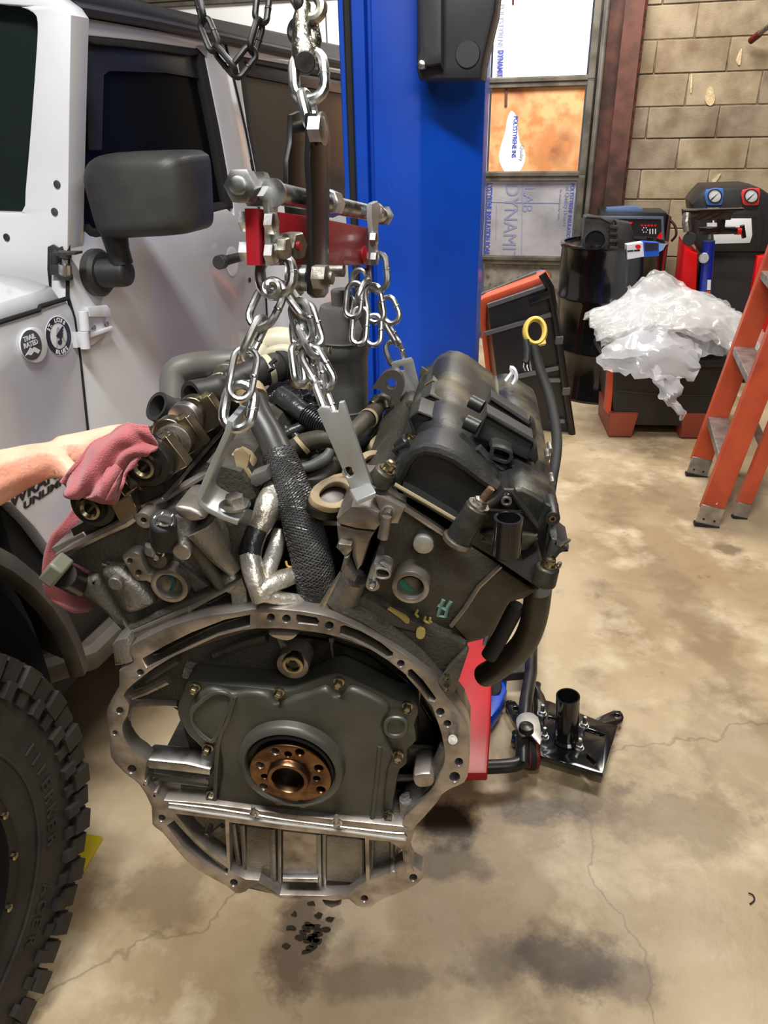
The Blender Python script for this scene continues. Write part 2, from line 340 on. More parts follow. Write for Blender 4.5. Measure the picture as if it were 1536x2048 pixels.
# two board columns: left of the post and right of it
for i in range(len(levels)-1):
    z0,z1=levels[i],levels[i+1]
    mm=([woodg]*20+[0])[0]
    n_=len(levels)-1
    kind=n_-i
    mm={1:white_foam,2:white_foam,3:kraft,4:foilb}.get(kind,woodg)
    for a,b_ in ((DL,-1.9),(-1.9,-.75),(-.75,DR-.005)):
        MB().box(RP((a+b_)/2,WD+w_d+.01,(z0+z1)/2),((b_-a)/2-.008,.012,(z1-z0)/2-.028),(rx,ry,V((0,0,1)))).obj('insulation_panel',white_foam if (a<-1 and kind<5) else mm,door)
    MB().box(RP((DL+DR)/2,WD+w_d-.012,z1),((DR-DL)/2,.018,.03),(rx,ry,V((0,0,1)))).box(RP((DL+DR)/2,WD+w_d-.034,z1+.012),((DR-DL)/2,.006,.012),(rx,ry,V((0,0,1)))).obj('door_rail',door_steel,door,bevel=.002)
    # end stile with holes
    st0=DR; st1=W.tr(1192,300,-.05)[0]
    hol=[]
    for q in range(3):
        cz=z0+(z1-z0)*(.18+.32*q); hol.append(circ(st1-.03,cz,.012,12))
    MB().plate(W,[(st0,z0+.01),(st1,z0+.01),(st1,z1-.01),(st0,z1-.01)],hol,w_d-.04,w_d-.03,0,px=False).obj('end_stile',door_steel,door)
    MB().box(W.pt((st0+st1)/2,(z0+z1)/2,w_d-.01),((st1-st0)/2,.01,(z1-z0)/2),(rx,ry,V((0,0,1)))).obj('stile_backing',white_foam,door)
# torn patch and lettering on the boards
patch=sm([(1022,222),(1032,232),(1036,262),(1040,285),(1049,300),(1050,320),(1040,342),(1022,350),(1008,342),(998,318),(1002,290),(1010,266),(1014,240)],3)
MB().plate(W,patch,(),w_d-.0035,w_d-.0015).obj('torn_patch',white_foam,door)
blue_ink=mat('blue_ink',srgb(70,84,190),.5); pale_ink=mat('pale_blue_ink',srgb(150,152,188),.45,.2)
def vtext(t,px,py,size,m,bold=0,sx=1):
    u,v=W.tr(px,py,w_d-.003); MB().text(t,W,u,v,w_d-.0045,size,-PI/2,font_bold=bold,sx=sx).obj('lettering',m,door)
vtext('LYSTYRENE INSULATION BOARD',975,366,.052,blue_ink,.0012,.66)
vtext('of Quality Homes',968,372,.04,pale_ink,0,.8); vtext('An insulation for walls and roofs',960,370,.025,pale_ink)
vtext('DYNAMIT',1012,366,.14,pale_ink,0,.85); vtext('LAB',1048,372,.10,pale_ink,0,1)
vtext('of Quality Homes',1132,372,.04,pale_ink,0,.9); vtext('POLYSTYRENE INSULATION',1142,366,.038,blue_ink,0,.8)
vtext('An insulation for walls',1120,378,.022,pale_ink)
vtext('POLYSTYRENE INS',1028,232,.04,blue_ink,.0012,.78); vtext('Quality',1041,290,.034,pale_ink)
vtext('POLYSTYRENE INSULATION',999,8,.05,pale_ink,0,.75); vtext('DYNAMIT',997,100,.05,blue_ink,.001,.7)
ln=MB()
for a,b_ in (((978,404),(1120,406)),((1045,366),(1043,520)),((993,410),(992,480))):
    ln.bar(W.hit(*a,w_d-.003),W.hit(*b_,w_d-.003),.003,.005)
ln.obj('ruled_line',pale_ink,door)
# little hasp hanging on the boards
for pts in ([(1010,178),(1015,178),(1014,212),(1009,212)],[(1024,-4),(1028,-4),(1028,8),(1024,8)]): MB().plate(W,pts,(),w_d-.012,w_d-.004).obj('hasp',rust,door)
# bar sticking off the wall top right
t=MB().tube([W.hit(1503,80,-.06),W.hit(1536,54,-.16),W.hit(1600,5,-.3)],.016).obj('wall_bar',zinc_old)
tag(t,'short red tipped metal bar sticking out of the block wall at the top right edge','bar')
MB().tube([W.hit(1501,82,-.055),W.hit(1520,67,-.11)],.02).obj('red_tip',mat('dark_red_enamel',srgb(96,20,22),.4),t)

# ================= blue lift post =================
PF=yawfr((0.0,2.42,0),13)
post=empty('lift_post',PF.pt(*PF.tr(820,1100)[:1],0,.15),'tall bright blue steel column of the vehicle lift behind the engine','lift post')
post.location.z=0
ZP=3.9
def pu(px,py=400,w=0): return PF.tr(px,py,w)[0]
a0=pu(745);a1=pu(838);a2=pu(962)
# front box with chamfer: left flange, face, right recess
prof=[(pu(690),.10),(pu(690),.0),(pu(738),.0),(pu(738),.03),(pu(752),.03),(pu(752),-.02),(pu(838),-.02),(pu(838)+.012,-.012),(PF.tr(962,400,.13)[0],.13),(PF.tr(962,400,.13)[0],.26),(pu(690)+.02,.26)]
m_=MB(); m_.loft([[PF.pt(u,z,w) for u,w in prof] for z in (0.03,ZP)]); m_.obj('column',blue_paint,post,bevel=.004)
MB().box(PF.pt((pu(690)+pu(962))/2,.015,.13),(.30,.26,.015),(PF.u,PF.n,PF.v)).obj('base_plate',blue_paint,post,bevel=.003)
MB().tube([PF.pt(pu(716)-.012,z,-.008) for z in (.1,1.2,1.9,2.6,3.6)],.011).obj('hydraulic_hose',black_matte,post)
for (x,y) in ((709,325),(711,396)):
    MB().cyl(PF.hit(x,y,-.003),PF.hit(x,y,.01),.004,n=10).obj('rivet',zinc,post)
# motor shroud on the post
q=[(833,-200),(1010,-200),(990,20),(964,130),(962,158),(838,160),(832,140)]
MB().plate(PF,q,(),-.13,.03,.012).obj('motor_shroud',mat('charcoal_shroud',srgb(46,46,50),.45,c2=srgb(38,38,42),sc=5),post)
MB().plate(PF,sm([(838,-200),(880,-200),(884,110),(878,128),(842,132),(838,118)],2),(),-.165,-.12,.012).obj('cable_guard',mat('charcoal_guard',srgb(58,58,62),.35),post)
MB().lathe(PF.hit(842,129,-.185),PF.n,[(.004,0),(.010,.003),(.011,.008),(.011,.03)],14).obj('screw',zinc,post)
MB().lathe(PF.hit(935,108,-.136),PF.n,[(.03,0),(.032,.004),(.032,.01)],24).obj('shroud_boss',mat('charcoal_boss',srgb(54,54,56),.5),post)
# low blue arm reaching along the floor with its pad
arm=MB(); e1=PZ(985,1375,.05); e0=PF.pt(pu(930),.05,-.02)
arm.bar(e0,e1,.085,.06).obj('swing_arm',blue_paint,post,bevel=.006)
MB().plate(Fr((0,0,.075),(1,0,0),(0,0,-1),(0,1,0)),[(966,1358),(1005,1356),(1014,1378),(1000,1412),(985,1432),(962,1438)],(),-.0,.05,.006).obj('arm_end',blue_paint,post)
MB().cyl(PZ(984,1372,.07),PZ(984,1372,.095),.028).obj('lift_pad',black_matte,post,bevel=.003)
tag(rbox('wall_back',-7.2,-3.62,WD+.01,WD+.2,0,4.6,wallpaint),kind='structure')
# ================= white four door off-roader =================
JA=math.radians(16); js=V((math.sin(JA),math.cos(JA),0)); jh=V((math.cos(JA),-math.sin(JA),0))
J=Fr(jh*-1.07,js,-jh)                        # u backward along the body, w>0 into the body
def JPt(s,h,z): return js*s+jh*(-1.07+h)+V((0,0,z))
jeep=empty('car',JPt(1.0,-.9,0),'white four door off road car with black roof, parked at the left behind the engine','car')
seam=mat('panel_gap',(.01,.01,.01),.9)
# body core behind the panels (dark cabin and sills)
core=mat('dark_interior',(.012,.012,.013),.8)
zr_=J.tr(560,112)[1]-.02
MB().plate(J,[(1.32,.45),(4.75,.45),(4.75,zr_),(1.62,zr_),(1.45,1.2),(1.3,1.1)],(),.05,1.5,0,px=False).obj('cabin',core,jeep)
fdoor=MB().plate(J,[(147,30),(300,57),(449,86),(470,175),(490,262),(510,365),(525,500),(535,690),(548,900),(556,1100),(225,1180),(200,1060),(176,850),(150,640),(137,590),(140,420),(144,150)],
  [sm([(163,90),(180,72),(392,98),(412,116),(468,408),(455,417),(385,434),(250,462),(195,474),(172,462),(155,430)],2)],0,.045,.006).obj('front_door',white_paint,jeep)
MB().plate(J,sm([(160,88),(178,70),(392,95),(414,114),(470,400),(460,414),(385,438),(205,476),(170,464),(154,430)],3),[sm([(174,104),(190,88),(384,111),(400,126),(452,394),(446,404),(385,420),(210,456),(180,448),(168,425)],3)],.004,.03,.002).obj('window_seal',black_matte,fdoor)
MB().plate(J,[(160,84),(180,68),(396,95),(416,112),(472,412),(385,440),(195,478),(168,466),(152,430)],(),.026,.032).obj('side_glass',glass_dark,fdoor)
MB().plate(J,[(170,98),(186,80),(300,90),(392,102),(406,116),(418,160),(330,146),(220,142),(208,150),(204,300),(178,300)],(),.016,.022,.001).obj('rain_visor',mat('smoked_visor',(.022,.025,.034),.28,0,spec=.3),fdoor)
rdoor=MB().plate(J,[(453,87),(590,114),(720,140),(760,560),(800,900),(800,1040),(560,1100),(552,900),(539,690),(529,500),(514,365),(494,262),(474,175)],
  [[(476,112),(590,132),(715,154),(735,400),(620,398),(520,402),(497,262)]],0,.045,.006).obj('rear_door',white_paint,jeep)
MB().plate(J,[(472,108),(590,128),(718,150),(738,404),(620,402),(516,406),(494,262)],[[(488,122),(590,142),(708,164),(722,392),(620,388),(528,392),(508,262)]],.004,.03,.003).obj('window_seal',black_matte,rdoor)
MB().plate(J,[(472,108),(590,128),(718,150),(738,404),(620,402),(516,406),(494,262)],(),.026,.032).obj('side_glass',mat('rear_tinted_glass',(.03,.028,.026),.2,spec=.2),rdoor)
MB().plate(J,[(484,122),(590,142),(704,162),(700,190),(590,170),(496,152)],(),.016,.022,.001).obj('rain_visor',MATS['smoked_visor'],rdoor)
# roof with gutter
roofm=mat('black_roof',srgb(44,46,52),.42,0,c2=srgb(34,36,42),sc=6)
MB().plate(J,[(120,-30),(240,-8),(420,34),(700,94),(760,110),(760,154),(700,140),(560,111),(300,54),(143,26)],(),-.012,1.4,.008).obj('roof',roofm,jeep)
MB().tube([J.hit(x,y,-.014) for x,y in ((145,14),(300,42),(430,70),(560,98),(740,136))],.011).obj('roof_gutter',roofm,jeep)
# quarter panel behind rear door, rear face
MB().plate(J,[(3.3,.5),(4.72,.5),(4.72,1.2),(3.3,1.2)],(),.0,.045,.006,px=False).obj('quarter_panel',white_paint,jeep)
# windshield frame: faces forward, plane across the car through the A pillar
wsp=J.hit(138,560,0); WF=Fr(wsp+js*.02,jh,js)
MB().plate(WF,[(-700,-60),(60,-40),(128,10),(142,30),(139,200),(136,420),(134,590),(128,604),(-20,640),(-700,760)],[sm([(-600,-20),(0,8),(40,14),(66,26),(74,45),(72,100),(62,240),(50,380),(42,424),(-20,424),(-600,430)],2)],-.005,.05,.003).obj('windshield_frame',white_paint,jeep)
MB().plate(WF,[(-620,-30),(0,4),(44,10),(72,22),(80,45),(66,240),(46,428),(-620,434)],(),.02,.026).obj('windshield',mat('windshield_glass',(.012,.018,.016),.06),jeep)
for x,y in ((112,369),(107,424),(11,475)):
    MB().lathe(WF.hit(x,y,-.009),WF.n,[(.003,0),(.0075,.002),(.008,.006)],14).obj('screw',black_plastic,jeep)
# cowl and bonnet
c1=J.hit(0,648); zc=J.tr(135,600)[1]
fender=MB().plate(J,[(-700,870),(0,650),(78,626),(134,602),(150,625),(160,700),(176,860),(200,1060),(222,1180),(170,1200),(112,1112),(70,1055),(22,1006),(-300,1000),(-700,1300)],(),0,.04,.006).obj('fender_panel',white_paint,jeep)
q=[J.tr(*p) for p in ((-900,900),(0,640),(80,614),(131,596))]
hs=MB(); rows=[]
for wz,h in ((.012,-.012),(.03,.018),(.09,.035),(.4,.06),(.75,.07)):
    rows.append([J.pt(-.9,J.tr(60,620)[1]+h-.06,wz),J.pt(0.2,J.tr(60,620)[1]+h-.01,wz),J.pt(q[2][0],q[2][1]+h,wz),J.pt(J.tr(128,598)[0],q[3][1]+h,wz)])
hs.grid(rows).obj('bonnet',white_paint,jeep,solid=.012)
# side hinge on windshield frame (black bracket with knuckle)
br=MB().plate(WF,sm([(94,494),(116,496),(124,500),(126,584),(120,590),(98,584)],2),(),-.014,-.006,.003)
br=br.obj('windshield_hinge',black_plastic,jeep)
mb=MB(); p=WF.hit(132,520,-.03)
for y0,y1,r,m in ((504,514,.013,black_plastic),(518,528,.006,zinc),(528,549,.013,zinc),(549,556,.016,black_plastic)):
    MB().cyl(WF.hit(130,y0,-.025),WF.hit(130,y1,-.025),r,n=18).obj('hinge_knuckle',m,br)
MB().plate(WF,[(100,505),(150,505),(150,510),(100,512)],(),-.035,-.01).plate(WF,[(100,530),(122,530),(122,550),(100,550)],(),-.03,-.01).obj('hinge_arm',black_plastic,br)
for y in (505,572): MB().lathe(WF.hit(108,y,-.018),WF.n,[(.002,0),(.006,.002),(.006,.005)],12).obj('screw',black_plastic,br)
# door hinge (white)
hg=MB().plate(J,[(176,616),(216,612),(223,630),(222,662),(188,690),(176,692)],[circ(188,657,4,12),circ(214,650,4,12)],-.012,0,.003).obj('door_hinge',white_paint,fdoor)
MB().plate(J,[(176,614),(216,610),(222,620),(222,634),(180,634)],(),-.024,-.01,.004).plate(J,[(180,668),(226,652),(228,660),(182,676)],(),-.024,-.01,.003).obj('hinge_rib',white_paint,hg)
for x,y in ((188,655),(214,648)): MB().lathe(J.hit(x,y,-.016),-jh*-1*-1,[(.0055,-.002),(.0055,.0),(.003,.0005)],12).obj('hinge_bolt',alu_plain,hg)
for y0,y1,x in ((622,662,166),(663,698,167)):
    MB().cyl(J.hit(x,y0,-.022),J.hit(x+4,y1,-.022),.0105,n=20).obj('hinge_barrel',white_paint,hg,bevel=.001)
MB().plate(J,[(150,664),(172,664),(174,694),(156,696)],(),-.014,0,.003).obj('hinge_leaf',white_paint,hg)
# handle
MB().lathe(J.hit(464,523,-.0005),jh,[(.043,.001),(.041,.0015),(.03,.0008),(0.004,.0004)],28,cap=False).obj('handle_dish',mat('dish_white',srgb(240,238,240),.25,coat=.5),fdoor)
hd=MB().tube([J.hit(440,524,-.045),J.hit(452,521,-.05),J.hit(495,510,-.05),J.hit(522,503,-.04)],[.012,.014,.013,.012],12,ell=1).obj('door_handle',black_plastic,fdoor)
MB().cyl(J.hit(437,525,-.05),J.hit(446,523,-.05),.019,n=20).obj('handle_button',black_plastic,hd,bevel=.002)
MB().lathe(J.hit(500,560,-.002),-jh,[(.008,0),(.008,.003),(.004,.004)],14).obj('door_lock',dark_steel,fdoor)
# mirror
mbase=J.hit(186,545,0)
MB().lathe(mbase,jh,[(.047,0),(.050,.006),(.050,.02),(.043,.028),(.02,.03)],32).obj('mirror_base',black_plastic,fdoor)
MF=Fr(mbase+js*-.02,jh,js)
mo=[MF.tr(x,y,0) for x,y in sm([(180,338),(190,318),(212,308),(250,304),(345,302),(368,308),(380,325),(386,400),(388,446),(380,464),(355,470),(290,474),(230,476),(212,468),(202,450),(188,400),(178,360)],3)]
mcu=sum(a for a,b in mo)/len(mo); mcv=sum(b for a,b in mo)/len(mo)
mir=MB().loft([[MF.pt(mcu+(a-mcu)*k,mcv+(b-mcv)*k,w) for a,b in mo] for w,k in ((-.050,.55),(-.048,.72),(-.041,.85),(-.028,.94),(-.012,.985),(.01,1),(.085,1.0),(.09,.97))]).obj('mirror_housing',black_plastic,jeep,ang=50)
MB().tube([MF.hit(228,466,.02),MF.hit(236,500,.02),MF.hit(243,528,.02)],[.028,.024,.025],16).obj('mirror_neck',black_plastic,mir)
ma=MF.hit(246,545,.02)
MB().tube([ma+jh*.015,ma,mbase+jh*.02-js*.01],[.027,.03,.03],18).obj('mirror_arm',black_plastic,mir,bevel=.006)
seal=MB().tube([J.hit(x,y,.002) for x,y in ((143,28),(141,150),(138,420),(135,592),(148,636),(160,720),(174,852),(198,1060))],.0042,8).obj('door_gap_line',seam,jeep)  # black tubes paint in the shade of the door gaps
MB().tube([J.hit(x,y,.002) for x,y in ((451,87),(472,175),(492,262),(512,365),(527,500),(537,690),(550,900))],.0032,8).obj('door_gap_line',seam,jeep)
MB().tube([J.hit(x,y,.0) for x,y in ((-60,664),(0,644),(78,620),(80,613),(134,597))],.0048,8).obj('bonnet_gap_line',seam,jeep)  # black tube paints in the dark of the bonnet gap
# badges
def disc(name,px,py,r,m,par,th=.006,w=0,fr=J,e=1.0):
    u,v=fr.tr(px,py,w); return MB().plate(fr,circ(u,v,r,40),(),w-th,w,min(.002,th*.4),px=False).obj(name,m,par)
dg=mat('badge_grey',srgb(72,76,80),.5); nv=mat('badge_navy',srgb(28,34,58),.5); bw=mat('badge_white',srgb(224,226,232),.5)
b1=disc('round_badge',62,690,.034,bw,fender,.012); disc('badge_face',62,690,.029,dg,b1,.0015,-.012)
u,v=J.tr(62,690,-.014)
MB().text('TRAIL',J,u,v+.010,-.0145,.013,font_bold=.0004,align='CENTER').text('RATED',J,u,v-.002,-.0145,.013,font_bold=.0004,align='CENTER').obj('badge_text',bw,b1)
MB().plate(J,[(u-.022,v-.016),(u-.012,v-.010),(u-.004,v-.004),(u+.002,v-.008),(u+.008,v-.006),(u+.022,v-.016),(u+.014,v-.021),(u+.004,v-.014),(u-.006,v-.019),(u-.014,v-.015)],(),-.0142,-.0135,px=False).obj('badge_mountain',bw,b1)
b2=disc('round_sticker',118,672,.041,bw,fender,.002); 
u,v=J.tr(118,672,-.003)
MB().plate(J,circ(u,v,.0385,40),[circ(u,v,.0265,40)],-.0028,-.0021,px=False).obj('sticker_ring',nv,b2)
def arc(t,r,a0,da,flip=1):
    m=MB()
    for i,ch in enumerate(t):
        a=a0-da*i*flip
        rot=a-PI/2 if flip==1 else a+PI/2
        rr=r if flip==1 else r+.0085
        cx=u+rr*math.cos(a); cy=v+rr*math.sin(a)
        m.text(ch,J,cx-.0035*math.cos(rot),cy-.0035*math.sin(rot),-.0032,.0115,rot,font_bold=.0004)
    return m
arc('ST. LOUIS',.0282,PI/2+.9,.22).obj('sticker_text',bw,b2)
arc('BLUES',.0282,-PI/2-.50,.25,-1).obj('sticker_text',bw,b2)
k=lambda L:[(u+a*.001,v+b*.001) for a,b in L]
# winged note emblem: note head, stem, wing feathers
MB().plate(J,k(circ(-1,-13,6.2,18,5)),(),-.0034,-.0024,px=False).plate(J,k([(2,-12),(6,-12),(4,4),(0,4)]),(),-.0034,-.0024,px=False)\
  .plate(J,k([(-9,2),(16,16),(20,14),(12,8),(17,8),(10,3),(15,3),(9,-2),(12,-3),(7,-6),(-4,-3)]),(),-.0036,-.0024,px=False).obj('sticker_note',nv,b2)
MB().plate(J,k([(-3,16),(1,16),(-12,-20),(-16,-20)]),(),-.0030,-.0022,px=False).plate(J,k([(1,18),(5,18),(18,-16),(14,-18)]),(),-.0030,-.0022,px=False).obj('sticker_arch',mat('sticker_silver',srgb(170,176,186),.4),b2)
ink=mat('decal_black',srgb(26,24,26),.4)
u,v=J.tr(53,996,-.003); 
MB().text('WRANGLER',J,u-.045,v,-.0015,.030,font_bold=.0012,sx=1.58,shear=.2).obj('decal_text',ink,fender)
u,v=J.tr(48,1020,-.003)
MB().text('UNLIMITED',J,u,v,-.0015,.0195,font_bold=.0008,sx=1.9,shear=.2).obj('decal_text',ink,fender)
# fender flare, wheel well, sill
fl=mat('faded_black_flare',srgb(52,48,42),.55,c2=srgb(78,72,62),sc=9)
WCs,WCz=.45,.455
def arcpts(r,a0,a1,n,h): return [JPt(WCs+r*math.cos(math.radians(a0+(a1-a0)*i/n)),h,WCz+.06+r*.98*math.sin(math.radians(a0+(a1-a0)*i/n))) for i in range(n+1)]
g=MB(); g.grid([arcpts(.60,0,170,24,.0),arcpts(.585,0,170,24,.06),arcpts(.57,0,170,24,.13),arcpts(.545,0,170,24,.14),arcpts(.53,0,170,24,.12)])
g.obj('fender_flare',fl,jeep,solid=.008,ang=60)
MB().grid([arcpts(.54,-10,190,24,.06),arcpts(.54,-10,190,24,-.4),arcpts(.3,-10,190,24,-.42)]).obj('wheel_well',core,jeep)
MB().plate(J,[(1.12,.42),(3.3,.42),(3.3,.58),(1.10,.58)],(),-.02,.3,.02,px=False).obj('rocker_panel',mat('dark_sill',srgb(34,31,28),.6),jeep)
MB().tube([JPt(1.0,-.05,.46),JPt(1.13,.04,.44),JPt(1.5,.05,.44),JPt(3.2,.05,.44)],.035).obj('rock_rail',fl,jeep,bevel=0)
MB().box(JPt(1.15,-.55,.62),(.5,.06,.30),(jh,js,V((0,0,1)))).obj('underbody',core,jeep)
MB().box(JPt(.35,-.95,.68),(.95,.62,.22),(js,jh,V((0,0,1)))).obj('engine_bay',core,jeep)  # unseen block, added to darken the floor under the car
# wheel
whl=empty('wheel',JPt(WCs,.14,WCz)); whl.parent=jeep; whl.location=JPt(WCs,.14,WCz)-jeep.location
tire_m=mat('tyre_rubber',srgb(30,29,28),.65,c2=srgb(46,44,41),sc=14,bump=.2)
WF2=JPt(WCs,.19,WCz); R=.445
t_=MB().lathe(JPt(WCs,-.07,WCz),jh,[(.24,.0),(.33,.005),(.40,.02),(.425,.05),(.43,.13),(.430,.235),(.42,.25),(.39,.262),(.36,.265),(.30,.268),(.255,.262),(.235,.25),(.228,.22)],80,cap=False).obj('tyre',tire_m,whl,ang=50)
lug=MB().add([(0,0,0)],[]) if 0 else MB()
def wheelpt(a,r,h): return JPt(WCs+r*math.cos(a),h,WCz+r*math.sin(a))
lg=MB(); 
def blk(mb,a0,a1,r0,r1,h0,h1,sk=0):
    vs=[wheelpt(a0+(sk if h==h1 else 0)+(0),r,h) if 0 else wheelpt(aa+(sk if h==h1 else 0),r,h) for h in(h0,h1) for r in(r0,r1) for aa in(a0,a1)]
    mb.add(vs,[(0,1,3,2),(4,6,7,5),(0,4,5,1),(2,3,7,6),(0,2,6,4),(1,5,7,3)])
NL=54
lug_objs=[]
for i in range(NL):
    a=2*PI*i/NL; d=2*PI/NL
    g=MB(); blk(g,a,a+d*.74,.41,.438,.10,.19,d*.2); blk(g,a+d*.15,a+d*.9,.395,.435,.18,.198 if i%2 else .204); blk(g,a+d*.15,a+d*.6,.37,.40,.19,.205 if i%2 else .2); blk(g,a+d*.3,a+d*.9,.41,.438,.0,.085,-d*.2)
    g.obj('tread_lug',tire_m,t_,flat=True,bevel=0)
# sidewall lettering and ribs
for r,h in ((.375,.2535),(.292,.199)):
    MB().tube([wheelpt(2*PI*i/90,r,.19 if r>.3 else .199) for i in range(90)],.003,6,closed=True).obj('sidewall_rib',tire_m,t_)
SF=Fr(JPt(WCs,.197,WCz),js,-jh)
def sidetext(t,r,a0,da,size):
    m=MB()
    for i,ch in enumerate(t):
        a=math.radians(a0-da*i); m.text(ch,SF,r*math.cos(a),r*math.sin(a),-.001,size,a-PI/2,ext=.0015,font_bold=.0006)
    return m
so_=sidetext('IIIERKER  ACER',.318,16,5.2,.034).obj('sidewall_text',tire_m,t_); so_['kind']='stuff'
rim=MB().lathe(JPt(WCs,-.05,WCz),jh,[(.225,.235),(.243,.245),(.238,.25),(.225,.245),(.218,.22),(.20,.14),(.12,.10),(.05,.12),(.045,.15),(0.005,.15)],60,cap=False).obj('rim',mat('black_rim',srgb(26,25,24),.4,.3),whl)
for i in range(16):
    a=2*PI*i/16+.1; MB().lathe(wheelpt(a,.232,.196),jh,[(.007,0),(.007,.006),(.004,.008)],8).obj('rim_bolt',brass,rim)
for i in range(5):
    a=2*PI*i/5+.3
    MB().bar(wheelpt(a,.05,.09),wheelpt(a,.2,.14),.06,.03,jh).obj('spoke',MATS['black_rim'],rim,bevel=.006)
    MB().lathe(wheelpt(a+.6,.06,.10),jh,[(.011,0),(.011,.025),(.006,.03)],6).obj('lug_nut',zinc,rim)
# yellow wheel chock behind the tyre
yl=mat('yellow_plastic',srgb(205,182,20),.5)
cy=Fr((0,0,.0),(1,0,0),(0,0,-1),(0,1,0))
tag(MB().plate(cy,[(110,1656),(204,1672),(166,1738),(100,1730)],(),-.015,0,.003).obj('wheel_chock',yl),'yellow flat chock lying on the floor behind the off road tyre','wheel chock')
# ================= background things =================
G=Fr((0,0,0),(1,0,0),(0,0,-1),(0,1,0))
# drum
dc=V((1.35,4.52,0)); dr=.29; dh=.88
dm=mat('black_drum_enamel',(.006,.006,.007),.16,0,coat=.5)
drum=MB().lathe(dc,(0,0,1),[(dr-.01,0),(dr+.006,.004),(dr+.006,.02),(dr,.03),(dr,.27),(dr+.008,.285),(dr+.008,.30),(dr,.315),(dr,.565),(dr+.008,.58),(dr+.008,.595),(dr,.61),(dr,.85),(dr+.008,.862),(dr+.008,.88),(dr-.012,.882),(dr-.014,.868),(dr-.05,.866)],64).obj('steel_drum',dm)
tag(drum,'glossy black steel drum standing against the wall with an air filter housing on its lid','drum')
d2=MB().lathe(dc+V((-.13,-.12,.868)),(0,0,1),[(.03,0),(.03,.012),(.02,.016)],20).obj('bung',dark_steel,None); d2.parent=drum; d2.location=d2.location-drum.location
# air filter housing on the drum
AF=yawfr(P(1208,475,4.18),8); afm=mat('filter_housing_plastic',srgb(44,44,43),.5,c2=srgb(66,64,60),sc=20)
ah=empty('air_filter_housing',AF.hit(1215,515,.05),'dark plastic air filter housing with a round inlet, on the black drum','filter housing')
zt=.873
AF.o=V(AF.o)
def afv(px,py,w=0): return AF.tr(px,py,w)
MB().plate(AF,[(1164,514),(1170,434),(1180,432),(1228,440),(1234,470),(1230,515),(1200,518),(1168,518)],(),0,.12,.008).obj('lower_case',afm,ah)
MB().plate(AF,[(1232,515),(1232,442),(1262,447),(1268,470),(1264,512)],(),.03,.15,.008).obj('lid',afm,ah)
for i in range(5):
    y=450+i*14; MB().plate(AF,[(1220,y),(1236,y+2),(1232,y+8),(1218,y+7)],(),-.012,.02,.002).obj('rib',afm,ah)
MB().lathe(AF.hit(1190,482,-.03),AF.n,[(.060,.03),(.060,0),(.054,0),(.05,.03)],32,cap=False).obj('inlet',afm,ah)
MB().lathe(AF.hit(1190,482,-.004),AF.n,[(.053,0),(.053,.003)],32).obj('inlet_hole',black_matte,ah)
MB().tube([AF.hit(x,y,-.01) for x,y in ((1172,434),(1200,436),(1222,446),(1228,440))],.006).obj('clip_wire',black_matte,ah)
# blue and white part box on the drum
BX=yawfr(P(1290,505,4.02),4); bx=empty('parts_box',BX.hit(1290,518,0),'small open blue and white parts carton on the right edge of the black drum','box')
MB().plate(BX,[(1254,490),(1286,485),(1288,513),(1255,519)],(),0,.06).obj('white_end',bw,bx)
MB().plate(BX,[(1286,484),(1318,486),(1318,512),(1288,514)],(),0,.06).obj('blue_side',mat('carton_blue',srgb(20,84,190),.5),bx)
MB().plate(BX,[(1290,486),(1316,486),(1316,500),(1290,502)],(),-.002,0).obj('window_print',nv,bx)
MB().plate(BX,[(1318,487),(1333,488),(1326,500),(1318,504)],(),.0,.004).obj('flap',mat('carton_light_blue',srgb(130,170,215),.5),bx)
MB().plate(BX,[(1255,501),(1267,500),(1267,503),(1255,504)],(),-.002,0).plate(BX,[(1268,500),(1280,499),(1280,502),(1268,503)],(),-.002,0).obj('print_line',ink,bx)
MB().plate(BX,sm([(1270,492),(1278,489),(1282,494),(1276,499)],2),(),-.002,0).obj('print_logo',red_plastic,bx)
# charging machine behind the drum
CM=yawfr(P(1270,470,4.85),10); cb=mat('navy_black_case',srgb(26,28,36),.35); cm=empty('battery_charger_cart',(*CM.hit(1262,600,.15).xy,0),'tall black charging machine with slanted red dotted panel behind the drum','charger')
z0v=-CM.o.z
def cmp(px,py,w=0): return CM.tr(px,py,w)
ul,vt=cmp(1204,424); ur,_=cmp(1338,424); _,vm=cmp(1300,520)
MB().plate(CM,[(ul,vt),(ur-.01,vt-.005),(ur,vm),(ur+.01,z0v+.005),(ul-.01,z0v+.005),(ul-.01,vm)],(),.0,.3,.012,px=False).obj('case',cb,cm)
MB().plate(CM,[(1214,416),(1270,412),(1286,418),(1286,426),(1212,426)],(),.02,.1,.006).obj('carry_handle',mat('steel_blue_plastic',srgb(80,104,140),.4),cm)
MB().plate(CM,[(1200,432),(1327,433),(1330,484),(1200,484)],[[(1206,438),(1322,439),(1324,482),(1206,482)]],-.014,.0,.003).obj('panel_frame',mat('steel_grey_trim',srgb(104,114,132),.35,.4),cm)
MB().plate(CM,[(1206,437),(1323,438),(1325,486),(1206,486)],(),-.006,.0).obj('panel',mat('panel_black',srgb(28,26,30),.4),cm)
for i in range(5): MB().plate(CM,circ(1284+i*6.6,451,2.2,8),(),-.009,-.005).obj('red_lamp',red_plastic,cm)
m_=MB()
for i in range(3): m_.plate(CM,[(1299+i*5.5,458),(1301+i*5.5,458),(1301+i*5.5,468),(1299+i*5.5,468)],(),-.009,-.005)
for i in range(6): m_.plate(CM,circ(1290+5*math.cos(i*1.05),460+5*math.sin(i*1.05),1.2,6),(),-.009,-.005)
m_.obj('panel_marks',bw,cm)
MB().plate(CM,[(1327,458),(1328,484),(1307,484)],(),-.012,-.005).obj('red_triangle',red_plastic,cm)
